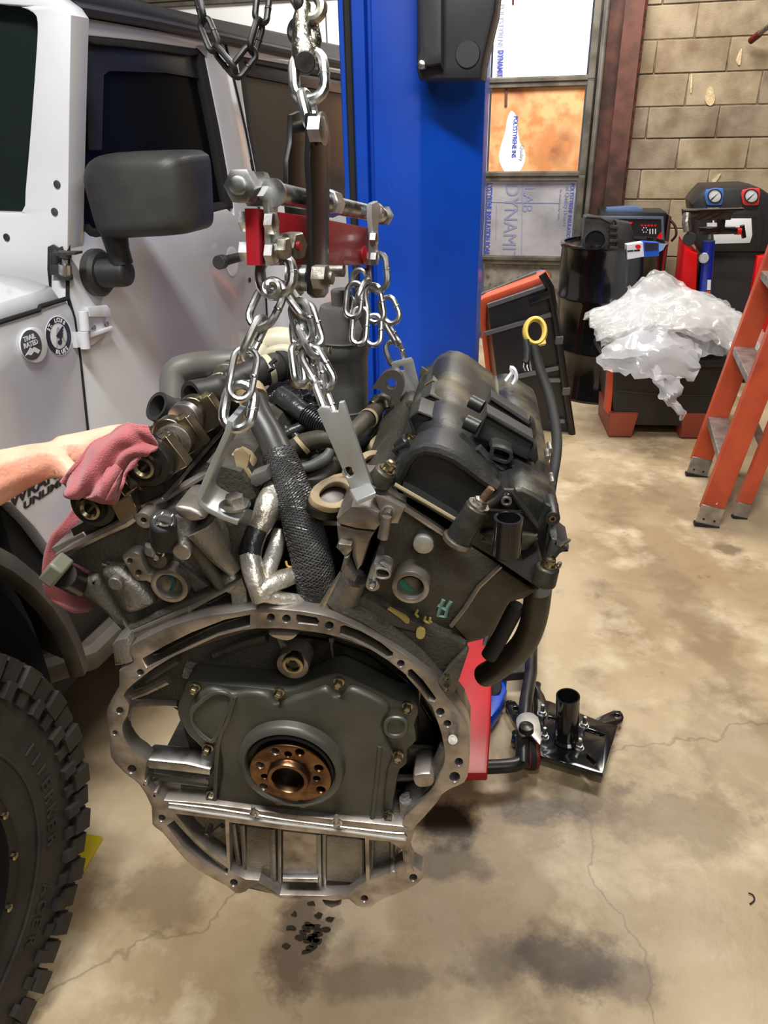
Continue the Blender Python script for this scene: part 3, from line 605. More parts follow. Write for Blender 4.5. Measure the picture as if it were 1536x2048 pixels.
MB().plate(CM,[(1246,443),(1266,444),(1264,448),(1246,447)],(),-.009,-.005).obj('red_script',red_plastic,cm)
MB().tube(sm([CM.hit(1340,440,.0),CM.hit(1350,452,-.01),CM.hit(1352,470,-.02),CM.hit(1343,482,.0)],4,False),.008).obj('cable',mat('maroon_cable',srgb(60,20,22),.5),cm)
MB().plate(CM,[(ur,vt-.02),(ur+.02,vt-.03),(ur+.045,z0v+.01),(ur+.012,z0v+.01)],(),-.004,.3,.003,px=False).obj('side_panel',mat('maroon_panel',srgb(60,26,28),.5),cm)
MB().plate(CM,[(1166,440),(1176,452),(1176,500),(1164,490),(1160,470)],(),-.30,-.05,.01).obj('side_pod',black_plastic,cm)
# refrigerant station (red/black with gauges)
AC=yawfr(P(1450,480,4.42),15); zf=-AC.o.z
ac=empty('refrigerant_machine',(*AC.hit(1450,560,.2).xy,0),'red and black air conditioning service machine with two round gauges','service machine')
acb=mat('machine_black_plastic',srgb(40,40,42),.42,c2=srgb(34,34,36),sc=4)
uu=lambda x,y=560:AC.tr(x,y)[0]
MB().plate(AC,[(uu(1405),zf+.03),(uu(1560),zf+.03),(uu(1560),AC.tr(1500,500)[1]),(uu(1400),AC.tr(1500,500)[1])],(),0,.42,.02,px=False).obj('front_body',acb,ac)
MB().plate(AC,sm([(1385,480),(1388,440),(1384,408),(1396,392),(1412,376),(1500,373),(1524,378),(1556,400),(1570,480),(1570,505),(1400,505)],1),(),-.03,.42,.02).obj('head',acb,ac)
for x,c in ((1429,mat('gauge_blue',srgb(70,120,200),.4)),(1502,mat('gauge_red',srgb(220,60,64),.4))):
    s_=1 if x<1450 else -1
    g_=MB().plate(AC,sm([(x-17,380),(x+17,377),(x+17,398),(x+14,410),(x,411),(x-14,410),(x-18,398)],2),(),-.045,-.028,.004).obj('gauge_bezel',c,ac)
    MB().plate(AC,circ(x+1,392,12.5,28),(),-.052,-.044,.001).obj('gauge_dial',bw,g_)
    MB().plate(AC,[(x+8,386),(x-6,401),(x-8,399)],(),-.0535,-.052).obj('needle',ink,g_)
    MB().plate(AC,circ(x+1,392,14.5,28),[circ(x+1,392,12.2,28)],-.056,-.044,.001).obj('gauge_rim',dark_steel,g_)
MB().plate(AC,[(1425,437),(1503,437),(1505,470),(1500,486),(1428,488)],(),-.036,-.028,.003).obj('white_panel',mat('white_display',srgb(236,238,240),.5),ac)
MB().plate(AC,[(1396,430),(1408,420),(1520,420),(1530,440),(1520,500),(1512,500),(1512,436),(1404,440)],(),-.034,-.026,.003).obj('head_trim',acb,ac)
q0=AC.tr(1368,486); 
for pts in ([(1368,486),(1376,500),(1396,508),(1392,612),(1356,600)],[(1514,512),(1550,508),(1560,600),(1540,690),(1488,690),(1498,620)]):
    MB().plate(AC,pts,(),-.05,.30,.015).obj('red_fin',red_plastic,ac)
MB().plate(AC,[(uu(1358,600),AC.tr(1360,600)[1]),(uu(1392,600),AC.tr(1360,600)[1]),(uu(1392,600),zf+.1),(uu(1350,600),zf+.1)],(),-.04,.3,.015,px=False).obj('red_fin',red_plastic,ac)
for i in range(5): MB().plate(AC,[(1420,618+i*8),(1500,620+i*8),(1500,623+i*8),(1420,621+i*8)],(),-.006,.002).obj('vent_slot',black_matte,ac)
for s_ in (1412,1545): MB().cyl(AC.pt(uu(s_),zf+.06,.03),AC.pt(uu(s_)+.03,zf+.06,.03),.06).obj('caster',black_matte,ac)
MB().lathe(AC.hit(1466,518,-.002),AC.n,[(.003,0),(.003,.003)],8).obj('screw',dark_steel,ac)
# blue jack / stand with clamp head in front of the machine
KF=yawfr(P(1410,560,3.95),10); zk=-KF.o.z
kj=empty('clamp_stand',(*KF.hit(1415,560,.03).xy,0),'blue tubular stand with black clamp head in front of the service machine','stand')
bt=mat('royal_blue_enamel',srgb(22,40,150),.25,coat=.4)
p0=KF.hit(1418,482); p1=KF.hit(1408,612); dn=(p1-p0).normalized()
MB().cyl(KF.hit(1420,478),KF.hit(1422,458),.012).obj('inner_tube',zinc,kj)
MB().cyl(p0,p1,.030,.030,24).obj('blue_tube',bt,kj)
pf=V((p1.x,p1.y,.045)); MB().cyl(p1,pf,.018).obj('lower_tube',black_gloss,kj)
MB().bar(pf+V((-.22,0,-.02)),pf+V((.22,0,-.02)),.05,.04).bar(pf+V((0,-.2,-.02)),pf+V((0,.2,-.02)),.05,.04).obj('foot',black_gloss,kj,bevel=.004)
MB().cyl(KF.hit(1408,516,-.06),KF.hit(1408,516,-.02),.026).obj('lock_knob',zinc,kj,bevel=.003)
MB().plate(KF,[(1415,560),(1422,560),(1421,580),(1414,580)],(),-.034,-.03).obj('tube_label',bw,kj)
MB().plate(KF,[(1413,582),(1421,582),(1420,590),(1412,590)],(),-.034,-.03).obj('tube_label',tote_orange,kj)
MB().plate(KF,[(1368,420),(1490,417),(1486,422),(1466,426),(1462,440),(1400,442),(1370,436)],(),-.03,.05,.004).obj('top_plate',black_gloss,kj)
MB().plate(KF,[(1432,436),(1452,436),(1450,456),(1476,456),(1476,468),(1400,470),(1400,456),(1434,456)],(),-.03,.03,.004).obj('clamp_body',black_gloss,kj)
MB().cyl(KF.hit(1470,462),KF.hit(1482,462),.018).obj('red_collar',red_plastic,kj)
MB().bar(KF.hit(1484,450),KF.hit(1488,476),.02,.02).obj('t_handle',black_gloss,kj,bevel=.003)
MB().tube([KF.hit(1374,428,-.03),KF.hit(1372,445,-.05),KF.hit(1375,462,-.05)],.02).obj('clamp_arm',zinc_old,kj)
MB().cyl(KF.hit(1379,478,-.07),KF.hit(1379,478,-.02),.033,n=20).obj('rubber_knob',black_matte,kj,bevel=.004)
MB().plate(KF,[(1414,446),(1434,446),(1434,453),(1414,453)],(),-.036,-.03).obj('white_tag',bw,kj)
# ---- totes leaning beside the post
TA=yawfr(P(1050,720,3.95),15)
def totes(name,lab,out,w0,w1,m,ribs,rimm):
    t=MB().plate(TA,out,(),w0,w1,.012).obj(name,m); tag(t,lab,'storage tote',group='empty totes standing on end beside the lift post'); return t
gl=mat('glossy_tote_black',(.012,.012,.012),.22)
zt_=TA.tr(1000,870)[1]
t1=totes('storage_tote','black ribbed storage tote standing on end, nearest of the leaning stack',[(974,612),(1094,568),(1100,590),(1142,868),(1128,874),(1010,860),(994,760)],0,.14,tote_black,0,0)
def kid(mb,name,m,par,**k): return mb.obj(name,m,par,**k)
for x0,y0,x1,y1 in ((968,668,1104,628),(1030,754,1122,734),(975,612,1092,572),(1090,760,1124,760),(1098,842,1130,842)):
    MB().bar(TA.hit(x0,y0,-.012),TA.hit(x1,y1,-.012),.022,.024,TA.n).obj('rib',mat('tote_sheen_%d'%y0,(.16,.16,.165),.22) if y0==668 else MATS.get('tote_sheen_668',gl),t1,bevel=.003)  # ribs lighter than the tote: their highlight is put into the colour
MB().tube([TA.hit(x,y,-.02) for x,y in ((1084,548),(1100,575),(1112,640),(1128,760),(1144,868))],.02).obj('rim',gl,t1)
MB().plate(TA,[(1058,595),(1100,580),(1102,596),(1060,610)],(),-.04,0,.006).obj('grip',gl,t1)
for x,y in ((1118,680),(1132,782)): MB().box(TA.hit(x,y,-.03),(.02,.012,.02)).obj('latch_lug',mat('lug_grey_%d'%y,(.1,.1,.1),.3),t1,bevel=.003)
t2=totes('storage_tote','orange storage tote nested behind the nearest black one',[(952,606),(966,596),(1086,552),(1096,566),(974,612),(972,650),(995,860),(985,862),(960,650)],.10,.3,mat('bright_orange_tote',srgb(224,92,52),.4),0,0)
t3=totes('storage_tote','blue rimmed grey storage tote at the back of the leaning stack',[(966,590),(1078,545),(1086,545),(1090,556),(970,602)],.3,.4,mat('blue_grey_tote',srgb(92,96,140),.4),0,0)
MB().plate(TA,[(962,588),(1070,544),(1074,550),(966,594)],(),.26,.3,.003).obj('rim',mat('grey_rim',srgb(90,92,90),.4),t3)
# ---- tote holding plastic wrap
tz=V((1.60,3.80,0)); TB=yawfr((1.17,3.70,0),6)
tb=MB().loft([[TB.pt(u,z,w) for u,w in ((a,0.03),(b,0.03),(b+.01,.05),(b+.01,.38),(b,.4),(a,.4),(a-.01,.38),(a-.01,.05))] for a,b,z in ((.06,.60,.07),(.03,.64,.2),(.01,.67,.4))]).obj('floor_tote',tote_black)
tag(tb,'black tote on the floor overflowing with clear plastic wrap beside the ladder','storage tote')
MB().loft([[TB.pt(u,z,w) for u,w in ((a,c),(b,c),(b,d),(a,d))] for a,b,c,d,z in ((-.02,.70,.0,.43,.39),(-.03,.71,-.01,.44,.40),(-.03,.71,-.01,.44,.425),(-.01,.69,.01,.42,.43))]).obj('lid_rim',tote_black,tb,bevel=.006)
for a,b in ((.03,.15),(.40,.52)): MB().plate(TB,[(a,.005),(b,.005),(b+.02,.14),(a-.01,.14)],(),.015,.38,.01,px=False).obj('orange_foot',mat('rust_orange_base_%d'%(a*100),srgb(150,70,48),.5),tb)
MB().plate(TB,[(.0,.14),(.03,.12),(.02,.38),(-.008,.38)],(),.03,.1,.004,px=False).obj('orange_corner',tote_orange,tb)
MB().tube([TB.pt(.04,.26,.012),TB.pt(.3,.235,.02),TB.pt(.6,.24,.02)],.002).obj('seam_line',mat('seam_grey',srgb(60,58,58),.4),tb)
card=MB().box(TB.pt(.40,.50,.25),(.20,.08,.10),(TB.u,TB.n,V((0,0,1)))).obj('cardboard_box',mat('cardboard',srgb(150,110,72),.8,c2=srgb(126,90,56),sc=8),bevel=.004)
tag(card,'brown cardboard box showing through the plastic wrap on the floor tote','box')
# crumpled sheet
wrapm=mat('clear_plastic_wrap',srgb(252,252,255),.10,0,c2=srgb(238,240,248),sc=7,alpha=.46,spec=1,bump=1.0,bsc=14)
bs=bmesh.new(); bmesh.ops.create_icosphere(bs,subdivisions=6,radius=1)
cen=TB.pt(.31,.585,.20); vor=mnoise.voronoi
for v in bs.verts:
    p=v.co.copy(); n1=mnoise.noise(p*1.5+V((3,1,7))); d1=vor(p*2.2+V((1,2,3)))[0]; d2=vor(p*5.2+V((6,2,3)))[0]; d3=vor(p*11)[0]
    k=1+.30*n1+.36*(d1[1]-d1[0])-.12+.10*(d2[1]-d2[0])-.04*d3[0]
    x=p.x*.39*k; y=p.y*.20*k; z=p.z*.18*k
    if p.z<-.1: z*=.7
    z+=.05*math.exp(-((p.x+.45)/.25)**2)*max(p.z,0)*2.2-.05*p.x*.6
    v.co=cen+TB.u*x+TB.n*y+V((0,0,z))
pts=[v.co.copy() for v in bs.verts]; fs=[tuple(v.index for v in f.verts) for f in bs.faces]; bs.free()
wr=MB().add(pts,fs)
film=mat('thin_clear_film',srgb(255,255,255),.09,0,alpha=.26,spec=1,bump=.6,bsc=30)
fm2=MB(); random.seed(5)
def ridged(p): return 1-abs(mnoise.noise(p))*2
for kx in range(7):
    ox,oy,oz=random.uniform(-.05,.05),random.uniform(-.03,.03),kx*.011; sx_=.36+.04*random.random(); sy_=.20+.03*random.random(); rows=[]
    for i in range(46):
        row=[]
        for j in range(46):
            a=(i/45-.5)*2; b=(j/45-.5)*2; r2=a*a+b*b
            q=V((a*1.3+kx*7,b*1.3,kx*3.1)); h=.17*max(0,1-r2*.62)+.05*ridged(q*1.2)+.03*ridged(q*2.9)+.012*ridged(q*6.5)-.06
            h-=.07*max(a,0); h+=.10*math.exp(-((a+.35)**2+(b-.1)**2)/.06)
            jx=.05*mnoise.noise(q*1.6+V((5,5,5))); row.append(TB.pt(.31+ox+a*sx_+jx,.50+oz+h,.20+oy+b*sy_+.04*mnoise.noise(q*1.8)))
        rows.append(row)
    fm2.grid(rows)
wo=fm2.obj('plastic_wrap',film,ang=180,fix=False)
MB().add([V((p-cen).x*.62,(p-cen).y*.7,(p-cen).z*.5) +cen-V((0,0,.07)) if 0 else cen+V(((p-cen).x*.62,(p-cen).y*.62,(p-cen).z*.55-.03)) for p in pts],fs).obj('bright_film_core',wrapm,wo,ang=180); tag(wo,'crumpled heap of clear plastic wrap spilling over the black floor tote','plastic wrap')  # inner white blob: the heap's bright reflection put into the colour
def flap(name,rows,n=10):
    r=[sm([P(*q) for q in row],n//2,False) for row in rows]; cols=list(zip(*r)); out=[sm(list(c),5,False) for c in cols]
    out=[[V(p)+V((mnoise.noise(V(p)*22),mnoise.noise(V(p)*22+V((5,5,5))),mnoise.noise(V(p)*26+V((9,1,5)))))*.028 for p in c] for c in out]
    MB().grid(out).obj(name,wrapm,wo)
flap('hanging_flap',[[(1300,738,3.62),(1330,752,3.6),(1362,748,3.62)],[(1312,780,3.60),(1332,786,3.57),(1360,784,3.6)],[(1330,806,3.6),(1345,808,3.58),(1358,805,3.6)],[(1360,826,3.6),(1367,832,3.59),(1374,828,3.6)],[(1366,845,3.6),(1369,846,3.6),(1373,842,3.6)]])
flap('upright_flap',[[(1248,575,3.85),(1262,572,3.83),(1285,590,3.85)],[(1246,600,3.83),(1275,606,3.78),(1320,612,3.83)],[(1236,650,3.8),(1280,650,3.7),(1350,640,3.8)],[(1215,700,3.75),(1280,700,3.62),(1380,690,3.75)]])
flap('side_flap',[[(1396,616,3.95),(1440,620,3.9),(1490,640,3.95)],[(1380,650,3.85),(1440,660,3.8),(1494,668,3.9)],[(1370,700,3.75),(1420,715,3.7),(1480,710,3.8)]])
flap('front_flap',[[(1212,690,3.72),(1260,670,3.66),(1330,660,3.66),(1400,690,3.7)],[(1196,716,3.70),(1260,715,3.60),(1330,712,3.58),(1400,730,3.64)],[(1210,742,3.68),(1262,752,3.60),(1330,758,3.58),(1390,760,3.62)]])
# ---- step ladder
ld=empty('step_ladder',(1.5,2.9,0),'orange fibreglass step ladder with grey metal treads at the right edge','ladder')
F0=PZ(1412,1052,.0); B0=PZ(1392,952,.0)
dirr=(P(1566,655,2.78)-P(1412,1052,(F0-CP).dot(CF))).normalized()
def rail(p,d,L,w,t,side,name='front_rail',mm=None):
    o=MB(); q=p+d*L; x=side; nrm=d.cross(x).normalized()
    mid=(p+q)/2
    o.box(mid,(w/2,t/2,L/2),(x,nrm,d)); o.box(mid-x*(w/2)-nrm*.012*0+nrm*.014,(.003,.016,L/2),(x,nrm,d)); o.box(mid+x*(w/2)+nrm*.014,(.003,.016,L/2),(x,nrm,d))
    return o.obj(name,mm or orange_fg,ld,bevel=.0015)
sd=(V((1,-.15,0))-dirr*V((1,-.15,0)).dot(dirr)).normalized()
n0=F0+V((.005,0,0))
# direction across the ladder between the two front rails
L1=1.55
r1=rail(F0+dirr*.07,dirr,L1,.085,.006,sd)
r2=rail(B0+dirr*.07,dirr,L1,.085,.006,sd)
for p in (F0,B0):
    MB().box(p+dirr*.045,(.046,.008,.045),(sd,dirr.cross(sd),dirr)).obj('foot_plate',alu_plain,ld,bevel=.002)
    MB().box(p+dirr*.004,(.05,.014,.006),(sd,dirr.cross(sd),dirr)).obj('foot_pad',black_matte,ld)
    for k in (-.022,.022): MB().cyl(p+dirr*.03+sd*k-dirr.cross(sd)*.010,p+dirr*.03+sd*k+dirr.cross(sd)*.010,.005,n=8).obj('rivet',dark_steel,ld)
across=(B0-F0)
for h in (.27,.57,.87,1.17):
    c=F0+dirr*h*1.08; 
    o=MB(); cc=c+across/2; ad=across.normalized(); up=V((0,0,1)); dd=ad.cross(up).normalized()
    o.box(cc,(across.length/2-.006,.040,.003),(ad,dd,up)); o.box(cc-dd*.04+V((0,0,-.014)),(across.length/2-.006,.003,.016),(ad,dd,up)); o.box(cc+dd*.04+V((0,0,-.014)),(across.length/2-.006,.003,.016),(ad,dd,up))
    o.obj('tread',alu_plain,ld,bevel=.001)
R0=PZ(1478,1036,.0); R1=R0+across*.9
dr2=(dirr+V((.0,-.0,0))).normalized(); dr2=(V((dirr.x*.9+.02,dirr.y,dirr.z))).normalized()
for p in (R0,R1):
    rail(p+dr2*.06,dr2,1.4,.05,.006,sd,'rear_rail')
    MB().box(p+dr2*.035,(.028,.008,.035),(sd,dr2.cross(sd),dr2)).obj('foot_plate',alu_plain,ld,bevel=.002)
    MB().box(p+dr2*.002,(.03,.012,.006),(sd,dr2.cross(sd),dr2)).obj('foot_pad',black_matte,ld)
for h in (.3,.75): MB().bar(R0+dr2*h,R0+dr2*h+across*.9,.03,.02).obj('rear_brace',alu_plain,ld)
MB().bar(F0+dirr*.10,F0+dirr*.26+across*.12,.02,.004).obj('tread_brace',alu_plain,ld)
tc_=(F0+B0)/2+dirr*1.63+V((.02,.0,0)); MB().box(tc_,(across.length/2+.03,.09,.025),(across.normalized(),across.normalized().cross(V((0,0,1))),V((0,0,1)))).obj('top_cap',orange_fg,ld,bevel=.006)
# ---- creeper on the floor
cr=empty('mechanics_creeper',(.33,1.8,0),'red padded creeper with black tube frame and casters, on the floor under the engine','creeper')
zc_=.10
def gz(x,y,z=zc_): return PZ(x,y,z)
fm=mat('creeper_black_tube',(.012,.012,.012),.35,c2=(.03,.028,.026),sc=30)
MB().tube([gz(1066,1150),gz(1064,1250),gz(1062,1345),gz(1052,1400),gz(1046,1470,.09),gz(1045,1530,.07)],.018,12).obj('side_tube',fm,cr)
MB().tube(sm([gz(780,1530,.07),gz(930,1534,.07),gz(1010,1532,.07),gz(1040,1524,.07),gz(1046,1500,.08)],4,False),.018,12).obj('end_tube',fm,cr)
MB().bar(gz(1060,1340,.085),gz(900,1352,.085),.05,.03).obj('cross_tube',fm,cr,bevel=.004)
MB().tube([gz(985,1240,.12),gz(958,1330,.10),gz(925,1430,.1)],.014).obj('brace_tube',fm,cr)
rp=mat('red_vinyl_pad',srgb(200,16,34),.38,c2=srgb(176,12,28),sc=8)
MB().plate(Fr((0,0,.12),(1,0,0),(0,0,-1),(0,1,0)),[(985,1258),(985,1340),(981,1460),(975,1546),(760,1546),(780,1258)],(),-.0,.03,.01).obj('pad',rp,cr)
wc=gz(1062,1460,.10)
MB().plate(Fr(gz(1056,1458,.118),(1,0,0),(0,0,-1),(0,1,0)),sm([(1032,1440),(1040,1428),(1058,1424),(1076,1434),(1082,1462),(1080,1490),(1062,1470),(1044,1472),(1036,1460)],2),(),0,.005,.001).obj('caster_plate',alu_plain,cr)
MB().lathe(gz(1053,1450,.135),(0,0,-1),[(.006,0),(.018,.003),(.02,.02)],20).obj('caster_bolt',dark_metal,cr)
cx_=gz(1062,1506,.045)
MB().cyl(cx_-V((.017,0,0)),cx_+V((.017,0,0)),.042,n=28).obj('caster_wheel',mat('red_caster_tread',srgb(150,36,30),.5,c2=srgb(60,34,30),sc=60),cr,bevel=.006)
MB().cyl(cx_-V((.007,0,0)),cx_+V((.007,0,0)),.0435,n=28).obj('caster_band',black_matte,cr)
for s_ in(-1,1): MB().box(cx_+V((s_*.021,.01,.025)),(.002,.022,.03)).obj('caster_fork',alu_plain,cr,bevel=.001)
for x,y in ((780,1500),(1062,1180)):
    c_=PZ(x,y,.045); MB().cyl(c_-V((.014,0,0)),c_+V((.014,0,0)),.042,n=20).obj('caster_wheel',MATS['red_caster_tread'],cr,bevel=.005); MB().bar(c_,V((c_.x,c_.y,.1)),.012,.012,(1,0,0)).obj('caster_fork',alu_plain,cr)
# ---- engine stand mounting plate on the floor
es=empty('engine_stand_head',(.62,1.55,0),'black engine stand mounting plate with upright tube and four bolts, on the floor','engine stand head')
zpl=.05
E_=Fr((0,0,zpl),(1,0,0),(0,0,-1),(0,1,0))
MB().plate(E_,[(1066,1394),(1100,1402),(1206,1444),(1236,1452),(1206,1548),(1070,1508)],[sm([(1098,1432),(1112,1436),(1110,1442),(1096,1438)],1),sm([(1172,1455),(1210,1468),(1208,1475),(1170,1462)],1),sm([(1176,1508),(1192,1524),(1188,1530),(1172,1514)],1)],0,.012,.002).obj('plate',black_gloss,es)
for pts in ([(1012,1410),(1030,1402),(1058,1440),(1084,1474),(1070,1486),(1044,1466)],[(1170,1452),(1228,1420),(1246,1428),(1246,1440),(1236,1448),(1190,1480)],[(1066,1372),(1076,1370),(1096,1410),(1072,1424)],[(1024,1470),(1064,1460),(1070,1480),(1030,1488)]):
    MB().plate(E_,sm(pts,2),[circ(*( (1032,1418) if pts[0][0]==1012 else (1234,1432)),5,10)] if pts[0][0] in(1012,1170) else (),.016,.03,.002).obj('mounting_arm',black_gloss,es)
    q=PZ(*pts[0],0.02); MB().cyl((q.x+.01,q.y-.005,.0),(q.x+.01,q.y-.005,.032),.012).obj('arm_sleeve',black_gloss,es)
tp=PZ(1133,1478,.055); tt=P(1136,1392,(PZ(1133,1478,.055)-CP).dot(CF)-.07)
MB().lathe(tp,tt-tp,[(.036,0),(.036,.004),(.030,.010),(.030,(tt-tp).length),(.026,(tt-tp).length),(.026,.03)],36,cap=False).obj('pivot_tube',black_gloss,es)
for x,y in ((1084,1428),(1168,1452),(1088,1474),(1158,1496)):
    q=PZ(x,y,zpl); MB().lathe(q,(0,0,1),[(.013,-.001),(.013,.002),(.003,.002)],16).lathe(q+V((0,0,.002)),(0,0,1),[(.0105,0),(.0105,.009),(.006,.010),(.006,.028),(.0045,.030)],6).obj('bolt',zinc,es)
MB().box(PZ(1140,1475,.02),(.06,.06,.02)).obj('foot_block',black_gloss,es)
# stray bits on the floor
wq=PZ(1500,1800,.003); MB().tube(sm([PZ(x,y,.003) for x,y in ((1497,1786),(1506,1790),(1509,1800),(1500,1808))],3,False),.0016,6).obj('hook_wire',black_matte)
tag(bpy.data.objects['hook_wire'],'tiny black bent wire lying on the floor at the far right','wire')
pud=MB()
PU=Fr((0,0,.0015),(1,0,0),(0,0,-1),(0,1,0)); random.seed(3)
for i in range(26):
    x=random.gauss(625,26); y=random.gauss(1862,24); 
    pud.plate(PU,sm([(x+(4+random.random()*9)*math.cos(a),y+(2+random.random()*5)*math.sin(a)) for a in [k*PI/4 for k in range(8)]],2),(),-.0012,0)
po=pud.obj('oil_puddle',mat('spilled_liquid',(.05,.04,.03),.03,0,spec=1)); tag(po,'small wet puddle dripped on the floor below the engine','puddle',kind='stuff')
# ================= the hanging V6 engine =================
E=yawfr(P(578,1553,.875),7.5); EZ=V((0,0,1))
eng=empty('engine',E.o,'bare V6 engine hanging from chains in the middle, bellhousing ring facing us','engine')
z8=lambda L:[(200+.5208*x,1180+.5208*y) for x,y in L]
z4=lambda L:[(80+.3125*x,980+.3125*y) for x,y in L]
z5=lambda L:[(600+.3776*x,950+.3776*y) for x,y in L]
z7=lambda L:[(650+.3581*x,680+.3581*y) for x,y in L]
zc=lambda L:[(230+.21484*x,780+.21484*y) for x,y in L]      # left cam close-up
zv=lambda L:[(420+.28646*x,760+.28646*y) for x,y in L]      # valley close-up
def EP(x,y,w=0): return E.hit(x,y,w)
def c8(x,y,r,n=16): return z8(circ(x,y,r,n))
def ring(mb,px,py,r1,r0,w0,w1,n=28,fr=E,wt=None):
    wt=w0 if wt is None else wt; u,v=fr.tr(px,py,wt); k=fr.pxm(px,py,wt)
    return mb.plate(fr,circ(u,v,r1*k,n),[circ(u,v,r0*k,n)] if r0 else (),w0,w1,min(.0012,(w1-w0)*.3),px=False)
def rod(px,py,rpx,w0,w1,prof=None,fr=E):
    k=fr.pxm(px,py,w0); p=fr.hit(px,py,w0)
    return MB().lathe(p,fr.n,[(rpx*k*a,b) for a,b in (prof or [(.85,0),(1,.001),(1,w1-w0)])],24)
def hexb(px,py,rpx,w,par,m=brass,h=.007,flange=True,name='bolt',fr=E):
    k=fr.pxm(px,py,w)*rpx; p=fr.hit(px,py,w-h-.002); mb=MB()
    mb.lathe(p,fr.n,[(k*.45,.0012),(k*.62,.0012),(k*.68,0),(k*.8,.001),(k*.8,h)],6,ph=.4)
    if flange: mb.lathe(p+fr.n*h,fr.n,[(k*.8,0),(k*1.05,.0005),(k*1.05,.002)],18)
    return mb.obj(name,m,par)
# ---- block mass behind the ring
outer8=[(72,312),(128,278),(112,250),(120,215),(205,168),(300,128),(420,98),(520,86),(580,74),(650,72),(740,78),(850,95),(950,128),(1050,178),(1150,238),(1230,298),(1290,352),(1342,420),(1396,490),(1421,560),(1416,690),(1400,740),(1352,762),(1308,792),(1246,850),(1215,900),(1198,960),(1186,1010),(1202,1060),(1236,1080),(1238,1112),(1182,1152),(1072,1196),(1040,1222),(985,1216),(955,1190),(900,1196),(860,1192),(690,1186),(650,1150),(600,1128),(560,1160),(520,1166),(488,1140),(400,1092),(330,1042),(240,934),(200,902),(196,832),(150,748),(108,716),(72,682),(40,640),(34,560),(24,462),(72,372)]
inner8=[(168,332),(210,300),(300,248),(400,196),(500,164),(600,150),(700,150),(780,158),(860,170),(960,196),(1060,242),(1130,292),(1200,352),(1262,430),(1296,510),(1318,590),(1322,660),(1300,720),(1262,780),(1212,830),(1172,872),(1160,905),(1130,905),(700,860),(430,824),(268,810),(235,800),(170,740),(180,660),(128,618),(94,570),(86,520),(104,486),(112,440),(90,408),(120,370)]
ringo=MB().plate(E,sm(z8(outer8),2),[sm(z8(inner8),2),
  z8([(178,300),(330,226),(450,172),(574,140),(574,98),(480,116),(350,166),(250,216),(162,266)]),
  z8([(756,96),(830,108),(840,122),(834,136),(762,128),(754,112)]),z8([(924,142),(940,138),(1010,164),(1080,206),(1124,242),(1122,256),(1104,262),(1040,222),(980,192),(922,170)]),
  z8([(1184,310),(1196,306),(1240,350),(1290,418),(1284,430),(1262,424),(1226,378),(1184,330)]),
  z8([(258,906),(284,888),(330,940),(400,1006),(490,1072),(488,1096),(400,1050),(320,990)]),
  z8([(292,862),(478,884),(486,1048),(420,1000),(350,938)]),
  z8([(496,894),(700,922),(900,944),(1016,956),(1020,1120),(986,1140),(950,1168),(860,1176),(690,1172),(610,1116),(560,1112),(530,1098),(500,1080)]),z8([(1034,962),(1110,968),(1160,1000),(1164,1050),(1120,1080),(1036,1112)])]
  +[c8(*a) for a in ((655,107,14),(715,112,15),(880,138,15),(1155,284,13),(153,318,12),(74,465,13),(56,550,8),(121,690,16),(171,745,11),(210,788,11),(236,878,13),(513,1126,14),(1015,1187,13),(1203,1106,14),(1362,720,19),(1378,662,15),(1335,515,13),(1307,470,15))],0,.022,.0018)
bell=ringo.obj('bellhousing_ring',alu_mach,eng)
# inner wall of the bell (depth) following the opening
mb=MB(); iw=z8(inner8[5:27]); 
mb.grid([[E.pt(*E.tr(x,y),.02) for x,y in iw],[E.pt(*E.tr(578+(x-578)*.97,1553+(y-1553)*.97),.075) for x,y in iw]])
mb.obj('bell_wall',alu_dark,eng,solid=.004)
MB().plate(E,z8(outer8[2:22])+z8([(1296,510),(1200,352),(1060,242),(860,170),(600,150),(300,248)]),(),.024,.075,.003).obj('bell_rim_backing',dark_metal,eng)  # blackened so the slots read dark: their shade is in the colour
# rear wall of crankcase
back=[(168,340),(300,240),(500,150),(700,140),(900,170),(1100,262),(1240,400),(1310,560),(1320,700),(1220,840),(1160,930),(1140,1140),(900,1190),(700,1180),(520,1140),(470,1060),(400,960),(260,850),(170,770),(400,800),(420,690),(350,640),(330,580),(300,470),(250,436),(110,440),(96,400)]
blk=MB().plate(E,z8(back),(),.06,.40,.004,wt=.06).obj('cylinder_block',alu_dark,eng)
MB().plate(E,z8([(740,176),(880,196),(1020,246),(1180,360),(1280,520),(1300,680),(1220,800),(1150,880),(1100,600),(760,420)]),(),.052,.058,.002).obj('dark_wall_panel',dark_metal,blk)  # darker plate over the right part of the rear wall
# ribs and struts over the rear wall
def strut(pts,r,m=alu,w=.035,name='rib',par=None,ell=1):
    return MB().tube([EP(*p,w) if len(p)==2 else EP(p[0],p[1],p[2]) for p in pts],r,8,ell=ell).obj(name,m,par or blk)
strut(z8([(888,180),(905,330)]),.0035,w=.055); strut(z8([(690,180),(720,250)]),.004,w=.05)
strut(z8([(90,418),(180,385),(262,345)]),.005,alu_mach,.012); strut(z8([(112,438),(200,432),(300,436)]),.0045,alu_mach,.03)
strut(z8([(345,352),(560,330),(700,372)]),.008,alu,.055); strut(z8([(180,340),(300,262)]),.006,alu_dark,.05)
strut(z8([(440,250),(560,200),(640,180)]),.006,alu_dark,.055); strut(z8([(330,300),(400,320)]),.012,alu,.058); strut(z8([(1140,720),(1220,718)]),.005,alu,.045); strut(z8([(1190,610),(1300,615)]),.007,alu_dark,.05)
MB().plate(E,sm(z8([(650,162),(752,166),(748,186),(720,198),(684,192),(655,180)]),2),(),.012,.05,.003).obj('oil_boss',alu_mach,blk)
